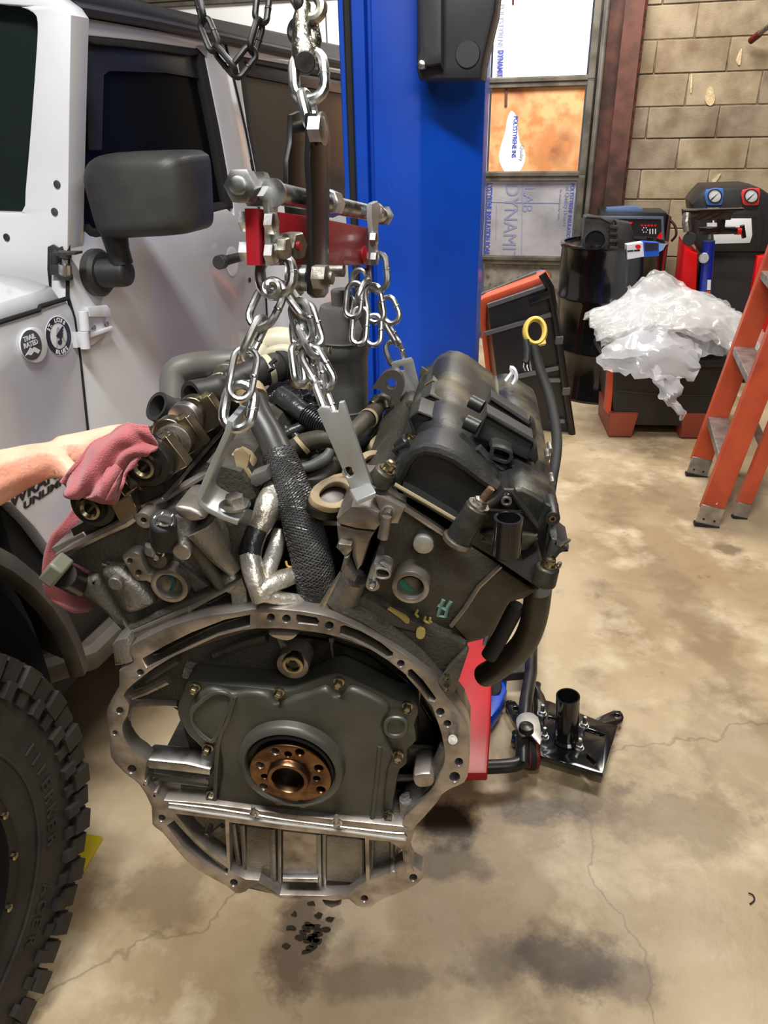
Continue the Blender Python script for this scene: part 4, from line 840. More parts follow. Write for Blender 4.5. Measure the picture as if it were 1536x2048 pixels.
# oil gallery plug
pb=MB(); ring(pb,585,1332,33,0,.025,.06); pb=pb.obj('plug_boss',alu_mach,blk)
rg=MB(); ring(rg,585,1331,22,14,.018,.03); rg.obj('plug_rim',brass,pb); rod(585,1331,14.5,.022,.03,[(.55,.006),(.55,0),(1,0),(1,.006)]).obj('socket_plug',brass,pb)
MB().lathe(EP(585,1331,.021),E.n,[(.0058,0),(.0058,.003)],6).obj('socket_hole',dark_metal,pb)
# bearing ledges on the left & starter opening casting
MB().plate(E,z8([(176,652),(330,668),(424,690),(424,716),(300,700),(190,690),(160,668)]),(),.004,.032,.004).obj('casting_ledge',alu_bright,blk)
MB().plate(E,z8([(190,700),(300,712),(420,720),(424,800),(300,806),(222,800),(196,760)]),(),.022,.06,.004).obj('casting_web',alu,blk)
MB().plate(E,sm(z8([(228,742),(280,736),(312,750),(306,784),(268,792),(240,780)]),2),(),.018,.05,.004).obj('casting_boss',alu_mach,blk)
strut(z8([(206,716),(330,732),(420,744)]),.005,alu_bright,.02); strut(z8([(212,724),(232,770),(260,800)]),.006,alu_mach,.015)
MB().tube([EP(*p,w) for p,w in zip(z8([(110,440),(92,500),(96,560),(124,612),(170,642)]),(.02,.02,.02,.02,.02))],[.006,.007,.007,.008,.01],10).obj('opening_lip',alu,bell)
# right side web and starter boss
MB().tube([EP(*p,.015) for p in z8([(1330,600),(1300,680),(1296,740),(1262,790),(1215,850),(1180,900)])],[.008,.009,.011,.012,.011,.008],12).obj('side_web',alu,bell)
MB().plate(E,sm(z8([(1206,714),(1266,706),(1284,728),(1276,756),(1226,762),(1204,742)]),2),(),.0,.04,.004).obj('starter_boss',alu_mach,bell)
MB().tube([EP(*p,w) for p,w in zip(z8([(1180,800),(1188,860),(1176,930)]),(.02,.02,.015))],[.01,.012,.008],10).obj('side_web_lower',alu,bell)
MB().cyl(EP(*z8([(1355,576)])[0],-.022),EP(*z8([(1355,576)])[0],.01),.0058,n=16).obj('dowel_pin',zinc_old,bell,bevel=.0008)
# corner ear at the upper left and side bracket at the right
MB().plate(E,z8([(45,212),(60,196),(104,184),(112,206),(120,250),(128,278),(100,288),(62,284),(50,250)]),(),.0,.05,.003).obj('corner_ear',alu,bell)
MB().plate(E,z8([(1412,226),(1416,236),(1362,396),(1330,410),(1300,360),(1340,300)]),(),.0,.008,.0015).obj('side_bracket',alu_dark,bell)
for a in ((1330,342),(1330,384)): hexb(*z8([a])[0],6,.0,bell,brass,.004)
# ---- rear seal retainer plate
pl8=[(330,356),(352,350),(440,362),(560,372),(640,380),(700,388),(745,384),(800,362),(860,336),(908,322),(960,340),(1060,388),(1150,432),(1195,428),(1220,448),(1222,480),(1208,520),(1216,580),(1182,616),(1180,668),(1152,692),(1140,740),(1122,860),(1134,905),(900,900),(700,880),(436,856),(404,812),(412,760),(410,700),(386,640),(388,606),(340,560),(304,500),(296,450),(316,392)]
cov=MB().plate(E,sm(z8(pl8),2),(),.016,.05,.003).obj('rear_seal_retainer',cover_grey,eng)
pl2=[(378,400),(430,382),(500,404),(560,396),(640,404),(668,440),(700,440),(740,420),(800,404),(860,382),(884,396),(900,412),(930,412),(950,384),(1000,392),(1080,432),(1112,470),(1086,520),(1100,580),(1128,640),(1104,700),(1088,850),(1080,884),(900,880),(700,862),(460,838),(444,800),(462,700),(446,600),(400,576),(352,520),(334,470)]
MB().plate(E,sm(z8(pl2),2),(),.008,.024,.0055).obj('raised_panel',cover_grey,cov,ang=60)
MB().tube(sm([EP(*p,.0078) for p in z8([(518,408),(490,500),(455,590),(440,840)])],3,False),.0028,8).obj('pressed_rib',cover_grey,cov)
MB().tube(sm([EP(*p,.0078) for p in z8([(398,420),(354,468),(360,520),(410,570),(440,572),(480,480),(505,412),(450,392)])],3),.0026,8,closed=True).obj('pressed_rib',cover_grey,cov)
MB().tube(sm([EP(*p,.0078) for p in z8([(1100,505),(1130,490),(1170,500),(1176,530),(1160,556),(1125,560),(1100,545)])],3),.0026,8,closed=True).obj('pressed_rib',cover_grey,cov)
MB().tube(sm([EP(*p,.0078) for p in z8([(1075,600),(1064,720),(1044,880)])],3,False),.0028,8).obj('pressed_rib',cover_grey,cov)
for a in ((355,393),(680,412),(912,373),(1178,467),(405,627),(1142,657),(420,808),(1105,887)):
    hexb(*z8([a])[0],10.5,.015,cov,brass,.008)
# seal housing, crank flange
cx,cy=578,1549
sb=MB().lathe(EP(579,1541,-.006),E.n,[(.0545,.0),(.0605,.002),(.0625,.006),(.0635,.03)],64,cap=False).lathe(EP(579,1541,-.006),E.n,[(.0525,.02),(.0525,.002),(.0545,0)],64,cap=False)
sb=sb.obj('seal_housing',cover_grey,cov,ang=60); 
MB().lathe(EP(579,1543,.0),E.n,[(.0495,.0),(.0525,.001),(.0525,.02)],64,cap=False).obj('seal_lip',black_matte,cov)
fc=EP(578,1552,-.004); fl_=MB()
fu,fv=E.tr(580,1553,-.004); kk=E.pxm(578,1552,-.004)
hol=[z8([a])[0] for a in ((672,622),(767,625),(840,685),(848,768),(775,822),(685,812),(627,757),(614,675))]
pins=[z8([a])[0] for a in ((722,632),(632,717),(832,725))]
cf=MB().plate(E,[E.tr(*p,-.004) for p in []] or circ(fu,fv,.0485,56),[circ(*E.tr(x,y,-.004),.0054,16) for x,y in hol]+[circ(*E.tr(x,y,-.004),.0042,12) for x,y in pins]+[circ(fu-.001,fv+.001,.0195,32)],-.004,.012,.0012,px=False).obj('crankshaft_flange',bronze,eng)
MB().lathe(fc,E.n,[(.0,.011),(.048,.011),(.048,.014)],48).obj('flange_backing',dark_metal,cf)
MB().lathe(E.pt(fu-.001,fv+.001,-.011),E.n,[(.0185,.03),(.0185,.002),(.0195,0),(.0235,0),(.025,.003),(.0255,.009)],48,cap=False).obj('pilot_hub',bronze,cf)
MB().lathe(E.pt(fu-.001,fv+.001,.014),E.n,[(.0195,0),(.0195,.002)],32).obj('pilot_bore',black_matte,cf)
for x,y in hol: MB().lathe(EP(x,y,-.0035),E.n,[(.0054,0),(.0044,.0015),(.0044,.012)],18,cap=False).obj('threaded_hole',zinc_old if x<560 else bronze,cf)
# ---- oil pan: rail, ribs, curved bottom
rail=MB().plate(E,z8([(262,820),(300,824),(420,838),(700,882),(900,908),(1130,935),(1168,936),(1180,950),(1176,968),(1120,962),(900,928),(700,905),(420,866),(262,836)]),(),-.002,.02,.002).obj('oil_pan_rail',alu_bright,eng)
MB().tube([EP(*p,-.003) for p in z8([(264,834),(420,858),(700,898),(900,922),(1170,958)])],.0014,6).obj('sealant_bead',mat('grey_sealant',(.4,.39,.36),.5),rail)
panb=MB(); 
secs=[]
for w,sc_ in ((.02,1),(.10,1.0),(.24,.99),(.36,.93)):
    base=z8([(486,880),(700,905),(900,930),(1120,955),(1130,1080),(1000,1160),(860,1188),(690,1180),(560,1140),(490,1080)])
    secs.append([E.pt(*( (lambda u,v:(u*sc_,v))(*E.tr(x,y,.02))),w) for x,y in base])
pan=panb.loft(secs).obj('oil_pan',alu,eng,bevel=.004)
for a,b_,r in ((512,540,.004),(548,560,.004),(662,668,.005),(690,690,.003),(838,842,.0045),(862,862,.003),(1006,1006,.004),(1046,1040,.003)):
    strut(z8([(a,890+(a-500)*.12),(b_,1150 if 600<a<900 else 1100)]),r,alu,.016,'pan_rib',pan)
for a0,a1,y1 in ((560,655,1120),(700,836,1112),(868,1000,1130)):
    MB().plate(E,z8([(a0,905+(a0-500)*.11),(a1,905+(a1-500)*.11),(a1,y1),(a0,y1-12)]),(),.012,.024,.003).obj('pan_panel',alu_mach if a0==700 else alu,pan)
MB().plate(E,z8([(700,1108),(836,1110),(838,1126),(700,1122)]),(),.004,.02,.002).obj('pan_step',alu_bright,pan)
strut(z8([(386,990),(410,950),(470,905)]),.004,alu_mach,.02,'pan_strut',bell); rod(*z8([(404,948)])[0],8,.012,.03).obj('strut_boss',alu_mach,bell)
strut(z8([(300,880),(380,966),(486,1058)]),.005,alu,.01,'pan_strut',bell)
strut(z8([(1036,980),(1110,1040)]),.005,alu_dark,.03,'pan_strut',bell); strut(z8([(1124,960),(1126,1040)]),.004,alu,.02,'pan_strut',bell)
strut(z8([(1020,1140),(1080,1100),(1130,1090),(1170,1076)]),.007,alu_bright,.012,'pan_strut',bell)
rod(*z8([(1124,1092)])[0],9,-.002,.03).obj('strut_boss',alu_mach,bell)
MB().plate(E,z8([(1166,1016),(1178,1010),(1186,1030),(1196,1060),(1206,1082),(1180,1090),(1168,1060)]),(),-.002,.02,.002).obj('ring_tab',alu_mach,bell)
for a in ((588,862),(908,898)):
    x,y=z8([a])[0]; hexb(x,y+4,10,-.004,rail,zinc,.004); MB().cyl(EP(x,y,-.009),EP(x,y-16,-.009),.0026,n=10).obj('stud',zinc_old,rail)
MB().plate(E,z8([(850,1196),(930,1190),(924,1214),(890,1226),(862,1214)]),(),.03,.08,.004).obj('drain_boss',dark_metal,pan)
# ---- block decks between ring and heads (left bank windows)
dk_=MB().plate(E,z4([(458,1000),(556,952),(590,910),(700,870),(1150,640),(1290,560),(1322,640),(1330,740),(1240,770),(1120,800),(990,870),(820,950),(690,1010),(640,1050),(590,1080),(560,1120),(476,1130)]),
  [z4([(584,968),(800,876),(930,790),(960,800),(988,856),(800,960),(660,1054),(590,1000)]),z4([(966,780),(1190,660),(1216,670),(1226,764),(1110,800),(1004,860),(970,800)])],.014,.05,.003).obj('left_deck_web',alu,eng)
MB().plate(E,z4([(470,1000),(1150,650),(1320,600),(1330,760),(640,1100)]),(),.07,.36,.004).obj('left_deck_core',dark_metal,dk_)  # black core: shade inside the deck windows is put into the colour
MB().plate(E,z5([(0,700),(110,700),(250,690),(330,640),(470,720),(777,850),(880,900),(886,930),(800,1120),(760,1180),(690,1060),(540,900),(380,790),(200,720),(0,730)]),(),.018,.36,.006).obj('right_deck_web',alu_dark,eng)
strut(z5([(180,640),(240,700),(330,740),(470,830),(600,930),(740,1090)]),.011,alu_dark,.02,'casting_rib',eng)
chalk=mat('yellow_paint_mark',srgb(176,160,88),.7)
MB().plate(E,z5([(462,712),(474,706),(560,752),(580,772),(576,788),(558,784),(530,758)]),(),.0145,.018).obj('paint_mark',chalk,eng)
MB().plate(E,sm(z5([(618,818),(640,812),(662,826),(660,856),(640,870),(616,858)]),2),(),.0145,.018).obj('paint_mark',chalk,eng)
# ---- left cylinder head
lh_out=z4([(110,420),(200,376),(340,306),(480,240),(600,170),(640,146),(700,140),(730,165),(840,110),(960,118),(1060,170),(1100,200),(1240,230),(1312,260),(1300,420),(1270,510),(1284,560),(1160,640),(1000,715),(760,800),(580,905),(555,940),(420,800),(210,640),(300,590),(350,545)])
lh=MB().plate(E,lh_out,(),.03,.075,.004,wt=.03).plate(E,z4([(110,420),(480,240),(700,140),(820,170),(900,330),(1000,520),(1100,660),(580,905),(420,800),(350,545)]),(),.07,.40,.004,wt=.03).obj('cylinder_head',alu_dark,eng)
MB().tube([EP(*p,.024) for p in z4([(112,418),(240,352),(430,262),(560,200),(610,164)])],[.003,.005,.005,.006,.006],8).obj('cover_rail',alu_mach,lh)
q=MB(); ring(q,*z4([(662,196)])[0],18,6,.008,.05); q.obj('rail_ear',alu_mach,lh); rod(*z4([(662,198)])[0],7,.010,.03).obj('ear_hole',dark_metal,lh)
# diagonal machining bead and lower bulge
strut(z4([(352,548),(440,700),(520,820),(580,905)]),.003,alu_mach,.027,'casting_bead',lh)
MB().plate(E,sm(z4([(380,540),(470,505),(560,560),(650,640),(710,730),(700,760),(600,800),(520,780),(440,640)]),3),(),.012,.05,.009).obj('casting_bulge',alu,lh,ang=70)
MB().plate(E,sm(z4([(210,640),(330,560),(380,600),(470,760),(540,880),(480,860),(330,740)]),2),(),.02,.1,.008).obj('lower_flange',alu_dark,lh,ang=70)
rod(*z4([(478,605)])[0],15,.006,.04).obj('casting_boss',alu,lh)
b_=MB(); ring(b_,*z4([(826,618)])[0],39,27,.012,.04,36); bb=b_.obj('core_plug_boss',alu_mach,lh)
rod(*z4([(826,625)])[0],27.5,.026,.04).obj('core_plug',mat('tan_plug',(.34,.28,.19),.45,.6,c2=(.2,.16,.1),sc=40),bb)
teal=mat('teal_paint_pen',srgb(40,86,92),.6)
MB().tube([EP(*p,.0255) for p in z4([(810,540),(850,570),(862,590),(838,650)])],.0022,6).tube([EP(*p,.0255) for p in z4([(820,545),(866,560)])],.002,6).obj('paint_pen_mark',teal,bb)
oo=z4([(524,440),(540,410),(600,400),(640,420),(662,480),(700,540),(740,540),(760,560),(720,600),(680,584),(640,584),(600,570),(560,500)])
MB().plate(E,sm(oo,2),[z4(circ(573,456,17,14)),z4(circ(628,532,19,14))],.013,.03,.0015).obj('oil_port_pad',alu_mach,lh)
MB().plate(E,z4([(880,460),(960,520),(1080,620),(990,660),(930,560)]),(),.022,.035,.002).obj('knurled_pad',alu_dark,lh)
hexb(*z4([(742,436)])[0],9,.01,lh,zinc,.01,name='head_bolt'); rod(*z4([(748,452)])[0],20,.012,.04).obj('bolt_boss',alu_dark,lh)
MB().tube([EP(*p,.012) for p in z4([(730,350),(728,400)])],.009,10).obj('boss_rib',alu,lh)
rod(*z4([(904,400)])[0],19,-.004,.03).obj('freeze_disc',alu_mach,lh)
MB().tube([EP(*p,w) for p,w in zip(z4([(938,170),(930,250),(916,330)]),(.02,.016,.01))],[.012,.010,.009],10).obj('casting_column',alu,lh,ang=80)
MB().plate(E,sm(z4([(860,110),(960,118),(1060,172),(1030,200),(960,205),(880,170)]),2),(),-.004,.05,.004).obj('upper_boss',alu_mach,lh,ang=60)
MB().tube([EP(*p,.014) for p in z4([(1040,220),(1100,300),(1160,420),(1250,520)])],[.02,.018,.012,.008],10).obj('casting_rib',alu,lh,ang=80)
MB().tube([EP(*p,.02) for p in z4([(960,300),(1060,450),(1160,620)])],[.010,.009,.006],8).obj('casting_rib',alu_dark,lh,ang=80)
MB().tube([EP(*p,.03) for p in z4([(1150,600),(1220,560),(1270,540)])],[.010,.012,.010],10).obj('casting_rib',alu,lh,ang=80)
strut(z4([(590,880),(760,800),(960,715),(1160,640)]),.005,alu_dark,.02,'gasket_edge',lh); strut(z4([(600,905),(800,820),(960,750)]),.003,alu_mach,.016,'gasket_edge',lh)
strut(z4([(396,476),(430,486)]),.0015,alu_bright,.026,'cast_number',lh); strut(z4([(428,458),(464,472)]),.0015,alu_bright,.026,'cast_number',lh); strut(z4([(462,462),(492,472)]),.0015,alu_bright,.026,'cast_number',lh)
# sensor (black, white outlined socket)
se=MB().cyl(EP(*z4([(790,200)])[0],-.03),EP(*z4([(792,330)])[0],.01),.0125,.0135,n=20).obj('cam_sensor',black_matte,lh,bevel=.003)
MB().plate(E,sm(z4([(735,195),(760,165),(820,168),(842,200),(820,234),(765,230)]),2),[sm(z4([(741,196),(764,171),(817,173),(836,200),(817,229),(768,225)]),2)],-.036,-.032,0).obj('sensor_socket',alu_mach,se)
for a in ((776,156),(840,170),(728,180),(840,226),(748,222),(726,264)): rod(*z4([a])[0],1.5,-.036,-.032).obj('socket_pin',bw,se)
# connector at far left
cn=MB().bar(EP(*z4([(60,480)])[0],.0),EP(*z4([(150,545)])[0],.0),.028,.026,E.n).obj('side_sensor',mat('grey_connector',srgb(106,106,92),.5),lh,bevel=.003)
MB().cyl(EP(*z4([(150,545)])[0],.0),EP(*z4([(250,600)])[0],.03),.014,n=14).obj('sensor_body',dark_metal,cn)
# intake-side top face of left head: gasket flange receding + cam carrier floor
Wn=.40
def slab(name,pa,pb,th,w0,w1,m,par,up=(0,0,1)):
    """plank between two traced points of the rear face, running into the engine"""
    a=EP(*pa,w0); b=EP(*pb,w0); d=(b-a).normalized(); nrm=E.n.cross(d).normalized()
    if nrm.z<0: nrm=-nrm
    L=E.n*(w1-w0); t=nrm*th
    return MB().loft([[a,b,b+t,a+t],[a+L,b+L,b+t+L,a+t+L]]).obj(name,m,par,bevel=.0015)
slab('cam_cover_rail',(113,1112),(178,1079),.010,.03,.40,alu_mach,lh)
slab('cam_cover_rail',(285,1022),(330,1004),.006,.03,.40,alu_mach,lh)
MB().tube([EP(x,y,w) for x,y,w in ((292,1018,.03),(406,951,.10),(508,861,.36))],.006,8,ell=.7).obj('rail_lip',alu_mach,lh)
# camshafts
bank=(EP(300,1008,.03)-EP(113,1112,.03)).normalized(); bup=E.n.cross(bank).normalized(); 
if bup.z<0: bup=-bup
def cam_(px,py,w0,w1,rdisk,nm):
    c0=EP(px,py,w0); p=lambda w:c0+E.n*(w-w0)
    c=MB().cyl(p(w0+.01),p(w1),.0115,n=20).obj(nm,alu_bright,eng)
    MB().lathe(p(w0-.012),E.n,[(rdisk*.42,.010),(rdisk*.44,.002),(rdisk*.60,.001),(rdisk*.64,.006),(rdisk*.9,.007),(rdisk,.011),(rdisk,.024),(rdisk*.7,.026)],48,cap=False).obj('trigger_wheel',dark_metal,c)
    MB().lathe(p(w0-.0145),E.n,[(rdisk*.22,.02),(rdisk*.24,.003),(rdisk*.34,0),(rdisk*.44,.001),(rdisk*.46,.008)],32,cap=False).obj('bolt_ring',brass,c)
    MB().lathe(p(w0-.004),E.n,[(rdisk*.3,0),(rdisk*.3,.003)],20).obj('bolt_recess',dark_metal,c)
    for i in range(6):
        w=w0+.055+i*.052; a=i*2.1
        ex=(E.u*math.cos(a)+EZ*math.sin(a))*.006
        MB().lathe(p(w)+ex,E.n,[(.0165,0),(.018,.001),(.018,.011),(.0165,.012)],24).lathe(p(w)-ex*.2,E.n,[(.015,0),(.015,.012)],20).obj('cam_lobe',alu_bright if i%2 else zinc_old,c)
    return c,p
ci,pi_=cam_(296,925,.03,.38,.026,'camshaft')
ce,pe_=cam_(190,1008,.03,.38,.026,'camshaft')
# bearing caps and head-top floor
amber=mat('oily_machined_cap',(.26,.22,.15),.26,.9,c2=(.12,.095,.06),sc=14)
fl0=MB().loft([[EP(x,y,.03)+E.n*(w-.03) for x,y in ((150,1085),(330,985),(318,960),(140,1060))] for w in (.032,.395)]).obj('head_floor',dark_metal,lh)
for i,w in enumerate((.045,.10,.17,.24,.31,.37)):
    for (p,s_) in ((pi_,1),(pe_,-1)):
        c=p(w)
        cap=MB().box(c-bup*.006,(.030,.008,.018),(bank,E.n,bup)).cyl(c-E.n*.008+bup*.004,c+E.n*.008+bup*.004,.019,n=20).obj('bearing_cap',amber,lh,bevel=.0015)
        for k in(-1,1): MB().lathe(c+bank*(k*.022)+bup*.010,bup,[(.006,0),(.006,.006),(.004,.007)],6).obj('cap_bolt',brass,cap)
MB().loft([[E.pt(*E.tr(*a,.03),w) for a in z4([(480,70),(600,0),(650,110),(640,150),(540,190)])] for w in (.02,.04)]).obj('cap_face',amber,lh,bevel=.001)
# ---- right cylinder head
rh_out=z5([(338,60),(400,84),(560,172),(700,262),(800,330),(900,372),(1060,478),(1180,550),(1268,612),(1190,660),(1110,680),(1030,840),(960,880),(870,900),(740,880),(470,720),(300,640),(330,560),(400,440),(430,300),(400,180)])
rh=MB().plate(E,rh_out,(),.03,.07,.004,wt=.03).plate(E,z5([(520,190),(700,262),(800,330),(900,372),(1060,478),(1180,550),(1268,612),(1190,660),(1110,680),(1030,840),(960,880),(870,900),(740,880),(520,760),(440,560),(480,300)]),(),.06,.42,.004,wt=.03).obj('cylinder_head',alu_dark,eng)
strut(z5([(470,60),(560,172),(790,322),(900,368)]),.004,alu_mach,.02,'cover_rail',rh); strut(z5([(1064,480),(950,590),(880,700),(800,800)]),.0025,alu_mach,.026,'casting_bead',rh)
MB().plate(E,z5([(940,590),(1060,490),(1250,612),(1110,670),(1080,720),(1000,850),(880,880),(810,800)]),(),.024,.04,.004).obj('lower_casting',mat('brown_grimy_casting',(.10,.085,.06),.5,.5,c2=(.05,.045,.035),sc=20),rh)
rod(*z5([(653,373)])[0],20.5,.014,.04,).obj('freeze_disc',mat('dull_zinc_disc',(.5,.49,.46),.45,.7,c2=(.36,.34,.3),sc=40),rh)
b_=MB(); ring(b_,*z5([(585,598)])[0],38,27,.006,.04,40); bb=b_.obj('core_plug_boss',alu_mach,rh)
rod(*z5([(585,606)])[0],27.5,.022,.04).obj('core_plug',MATS['tan_plug'],bb)
tg=mat('green_paint_pen',srgb(52,120,98),.6)
MB().plate(E,sm(z5([(526,562),(546,556),(580,596),(620,620),(612,632),(560,622),(534,600)]),2),(),.020,.023).obj('paint_pen_mark',tg,bb)
tmk=mat('faded_teal_mark',srgb(110,142,134),.7)
MB().tube([EP(*p,.029) for p in z5([(760,660),(742,700),(730,745),(770,750),(780,700),(800,670)])],.0022,6).tube([EP(*p,.029) for p in z5([(730,690),(780,720)])],.002,6).obj('paint_pen_mark',tmk,rh)
MB().tube([EP(*p,.016) for p in z5([(624,714),(612,735),(626,752)])],.0014,6).obj('stamped_code',chalk,rh)
MB().tube([EP(*p,.016) for p in z5([(664,752),(658,770),(676,782)])],.0014,6).obj('stamped_code',chalk,rh)
MB().tube([EP(*p,.016) for p in z5([(690,756),(684,786),(696,776)])],.0014,6).obj('stamped_code',chalk,rh)
# coolant sensor on right head
cs=MB().plate(E,z5([(392,470),(416,474),(424,500),(400,560),(372,560),(360,540)]),(),-.006,.035,.002).obj('knock_sensor',alu_plain,rh)
MB().plate(E,sm(z5([(396,500),(440,494),(474,510),(480,540),(450,556),(404,548)]),2),[sm(z5([(406,506),(440,500),(466,514),(470,536),(446,546),(412,540)]),2)],-.014,.01,.0015).obj('sensor_socket',alu_plain,cs)
MB().plate(E,z5([(406,506),(440,500),(466,514),(470,536),(446,546),(412,540)]),(),-.008,.01).obj('socket_inside',black_matte,cs)
MB().plate(E,z5([(424,468),(444,466),(482,496),(480,514),(462,508),(460,498),(434,480)]),(),-.013,-.004,.001).obj('latch',alu_plain,cs)
rod(*z5([(384,588)])[0],14,-.004,.03).obj('sensor_lug',alu_plain,cs); hexb(*z5([(382,590)])[0],9,-.004,cs,zinc,.007)
# inner step casting of right head (coolant outlet)
MB().plate(E,z5([(190,232),(230,196),(270,165),(350,170),(420,200),(440,250),(400,300),(300,290),(196,262)]),(),.0,.10,.004).obj('port_flange',alu_mach,rh)
MB().plate(E,z5([(190,262),(300,288),(400,300),(372,350),(330,480),(300,520),(270,430),(276,370),(200,360)]),(),.006,.12,.004).obj('port_casting',alu_mach,rh)
MB().plate(E,z5([(190,386),(204,364),(272,372),(276,400),(240,440)]),(),-.004,.03,.002).obj('shield_tab',zinc_old,rh)
MB().plate(E,z5([(232,440),(262,430),(250,480),(296,560),(286,574),(236,540),(214,510)]),(),-.006,.02,.003).obj('bent_tab',alu,rh)
MB().plate(E,z5([(208,520),(216,530),(122,722),(104,690)]),(),-.010,-.004,.001).obj('heat_shield_edge',zinc_old,rh)
MB().tube([EP(*p,w) for p,w in zip(z5([(290,540),(250,610),(240,670)]),(.02,.025,.03))],[.014,.016,.02],12).obj('casting_column',alu,rh,ang=80)
rod(*z5([(462,216)])[0],17,-.002,.04).obj('bolt_boss',alu_mach,rh); hexb(*z5([(462,212)])[0],10,-.002,rh,zinc_old,.006)
MB().tube([EP(*p,-.012) for p in z5([(460,220),(452,262),(438,332)])],[.0045,.005,.0055],8).obj('long_stud',alu_mach,rh,ang=80)
MB().plate(E,z5([(390,100),(440,112),(556,178),(520,262),(440,260),(420,200)]),(),.004,.06,.003).obj('corner_pad',alu_mach,rh)
# ---- right valve cover (black plastic)
prof7=[(352,812),(380,760),(402,742),(432,726),(456,672),(492,630),(560,606),(640,616),(720,650),(800,704),(880,765),(950,806),(984,852),(1040,832),(1110,826),(1190,866),(1250,905),(1290,930),(1312,962),(1306,1010),(1270,1036),(1262,1140),(1240,1300),(1208,1400),(1170,1396),(1060,1310),(940,1230),(840,1170),(740,1120),(726,1040),(560,925),(420,840)]
base=[E.tr(*p,.03) for p in z7(prof7)]
# bank axes
bx_=V((math.cos(math.radians(-31)),0,math.sin(math.radians(-31)))) 
def sec(w,s,bulge):
    out=[]
    cu=sum(a for a,b in base)/len(base); cv=sum(b for a,b in base)/len(base)
    for i,(a,b) in enumerate(base):
        k=s+ (bulge if 3<=i<=17 else 0)
        out.append(E.pt(cu+(a-cu)*k-.0,cv+(b-cv)*k,w))
    return out
vc=MB(); st=[]
hum=[(.03,.965,-.0),(.036,.995,0),(.05,1,0.0),(.085,1,-.02),(.10,.99,-.075),(.112,.99,-.075),(.125,.99,-.01),(.165,.99,-.01),(.178,.985,-.075),(.19,.985,-.075),(.203,.985,-.01),(.245,.985,-.01),(.258,.98,-.075),(.27,.98,-.075),(.283,.98,-.01),(.33,.975,-.01),(.37,.97,-.03),(.40,.94,-.07),(.41,.90,-.1)]
vco=vc.loft([sec(*h) for h in hum]).obj('valve_cover',vc_plastic,eng,bevel=.003,ang=50)
MB().plate(E,z7([(430,826),(740,1008),(734,1040),(560,936),(440,872)]),(),.012,.40,.003).obj('cover_flange',vc_plastic,vco)
strut(z7([(388,806),(560,905),(738,1010)]),.0022,mat('pale_gasket_edge',srgb(140,128,100),.7),.011,'gasket_line',vco)
# front frame moulding around the recess
strut(z7([(384,820),(434,730),(458,674),(500,628),(560,606),(640,618),(720,652),(800,706),(880,768),(960,820)]),.006,vc_plastic,.03,'moulded_edge',vco)
# bolt posts
def post_(a,b,r,m=vc_plastic,nm='bolt_post'):
    o=MB().cyl(a,b,r*1.12,r,n=24).obj(nm,m,vco,bevel=.002); return o
d_b=(V(bup)*0+E.n.cross(bank)*0)
def bolt_on(p,d,r,par,m=brass,h=.012):
    MB().lathe(p,d,[(r*1.25,0),(r*1.25,.002),(r*.85,.002),(r*.85,h)],20).lathe(p+d*.002,d,[(r*.8,0),(r*.8,h),(r*.5,h+.001)],6).obj('bolt',m,par)
a=EP(*z7([(296,800)])[0],.015); b=EP(*z7([(345,728)])[0],.015); o=post_(a,b,.0108); bolt_on(b,(b-a).normalized(),.0062,o,brass,.008)
a=EP(*z7([(744,1110)])[0],-.006); b=EP(*z7([(855,925)])[0],-.006); o=post_(a,b,.0112); dd=(b-a).normalized(); bolt_on(b,dd,.0082,o,zinc_old,.005); MB().cyl(b,EP(*z7([(930,828)])[0],-.006),.0042,.0036,n=14).obj('long_stud',mat('rusty_stud',(.30,.19,.11),.5,.7,c2=(.15,.09,.05),sc=90),o)
MB().lathe(a-dd*.004,dd,[(.0145,0),(.0145,.004),(.012,.005)],24).obj('post_washer',zinc_old,o)
a=EP(*z7([(1218,1360)])[0],.0); b=EP(*z7([(1248,1262)])[0],.0); o=post_(a,b,.0108); bolt_on(b,(b-a).normalized(),.0065,o,brass,.007)
MB().tube(sm([EP(*p,-.0) for p in z7([(1270,1290),(1300,1250),(1318,1246),(1306,1272),(1280,1290)])],3,False),.0012,6).obj('wire_clip',zinc_old,o)
# flat block lug at far right & rear connector
o=MB().plate(E,z7([(1262,1110),(1300,1112),(1340,1150),(1366,1170),(1362,1200),(1330,1190),(1290,1240),(1240,1230)]),(),.0,.05,.006).obj('rear_connector',black_plastic,vco)
MB().tube(sm([EP(*p,.0) for p in z7([(1310,1150),(1350,1120),(1368,1116),(1340,1146)])],3,False),.0012,6).obj('wire_clip',zinc_old,o)
# oil separator boss: fan-shaped recessed panel with tube
MB().plate(E,z7([(1022,832),(1060,880),(1120,960),(1192,1036),(1180,1130),(1130,1180),(1010,1200),(870,1120),(854,1050),(880,960),(950,900),(990,840)]),(),.008,.05,.004).obj('fan_panel',mat('black_panel_plastic',srgb(28,28,28),.4),vco)
strut(z7([(900,990),(880,940),(958,892),(1010,842),(1040,842),(1100,930),(1190,1038),(1250,920)]),.0032,vc_plastic,.004,'moulded_edge',vco)
strut(z7([(888,946),(1010,952),(1136,960)]),.0014,vc_plastic,.006,'moulded_edge',vco)
strut(z7([(1020,1150),(880,1112)]),.0025,vc_plastic,.004,'moulded_edge',vco); strut(z7([(1060,1160),(1186,1100)]),.0025,vc_plastic,.004,'moulded_edge',vco)
MB().plate(E,z7([(866,1084),(960,1080),(960,1160),(900,1130)]),(),.001,.012,.002).plate(E,z7([(1076,1084),(1190,1094),(1176,1120),(1076,1160)]),(),.001,.012,.002).obj('triangular_web',vc_plastic,vco)
k=MB(); ring(k,*z7([(1014,904)])[0],11,5,-.002,.01); k.obj('brass_insert',zinc_old,vco)
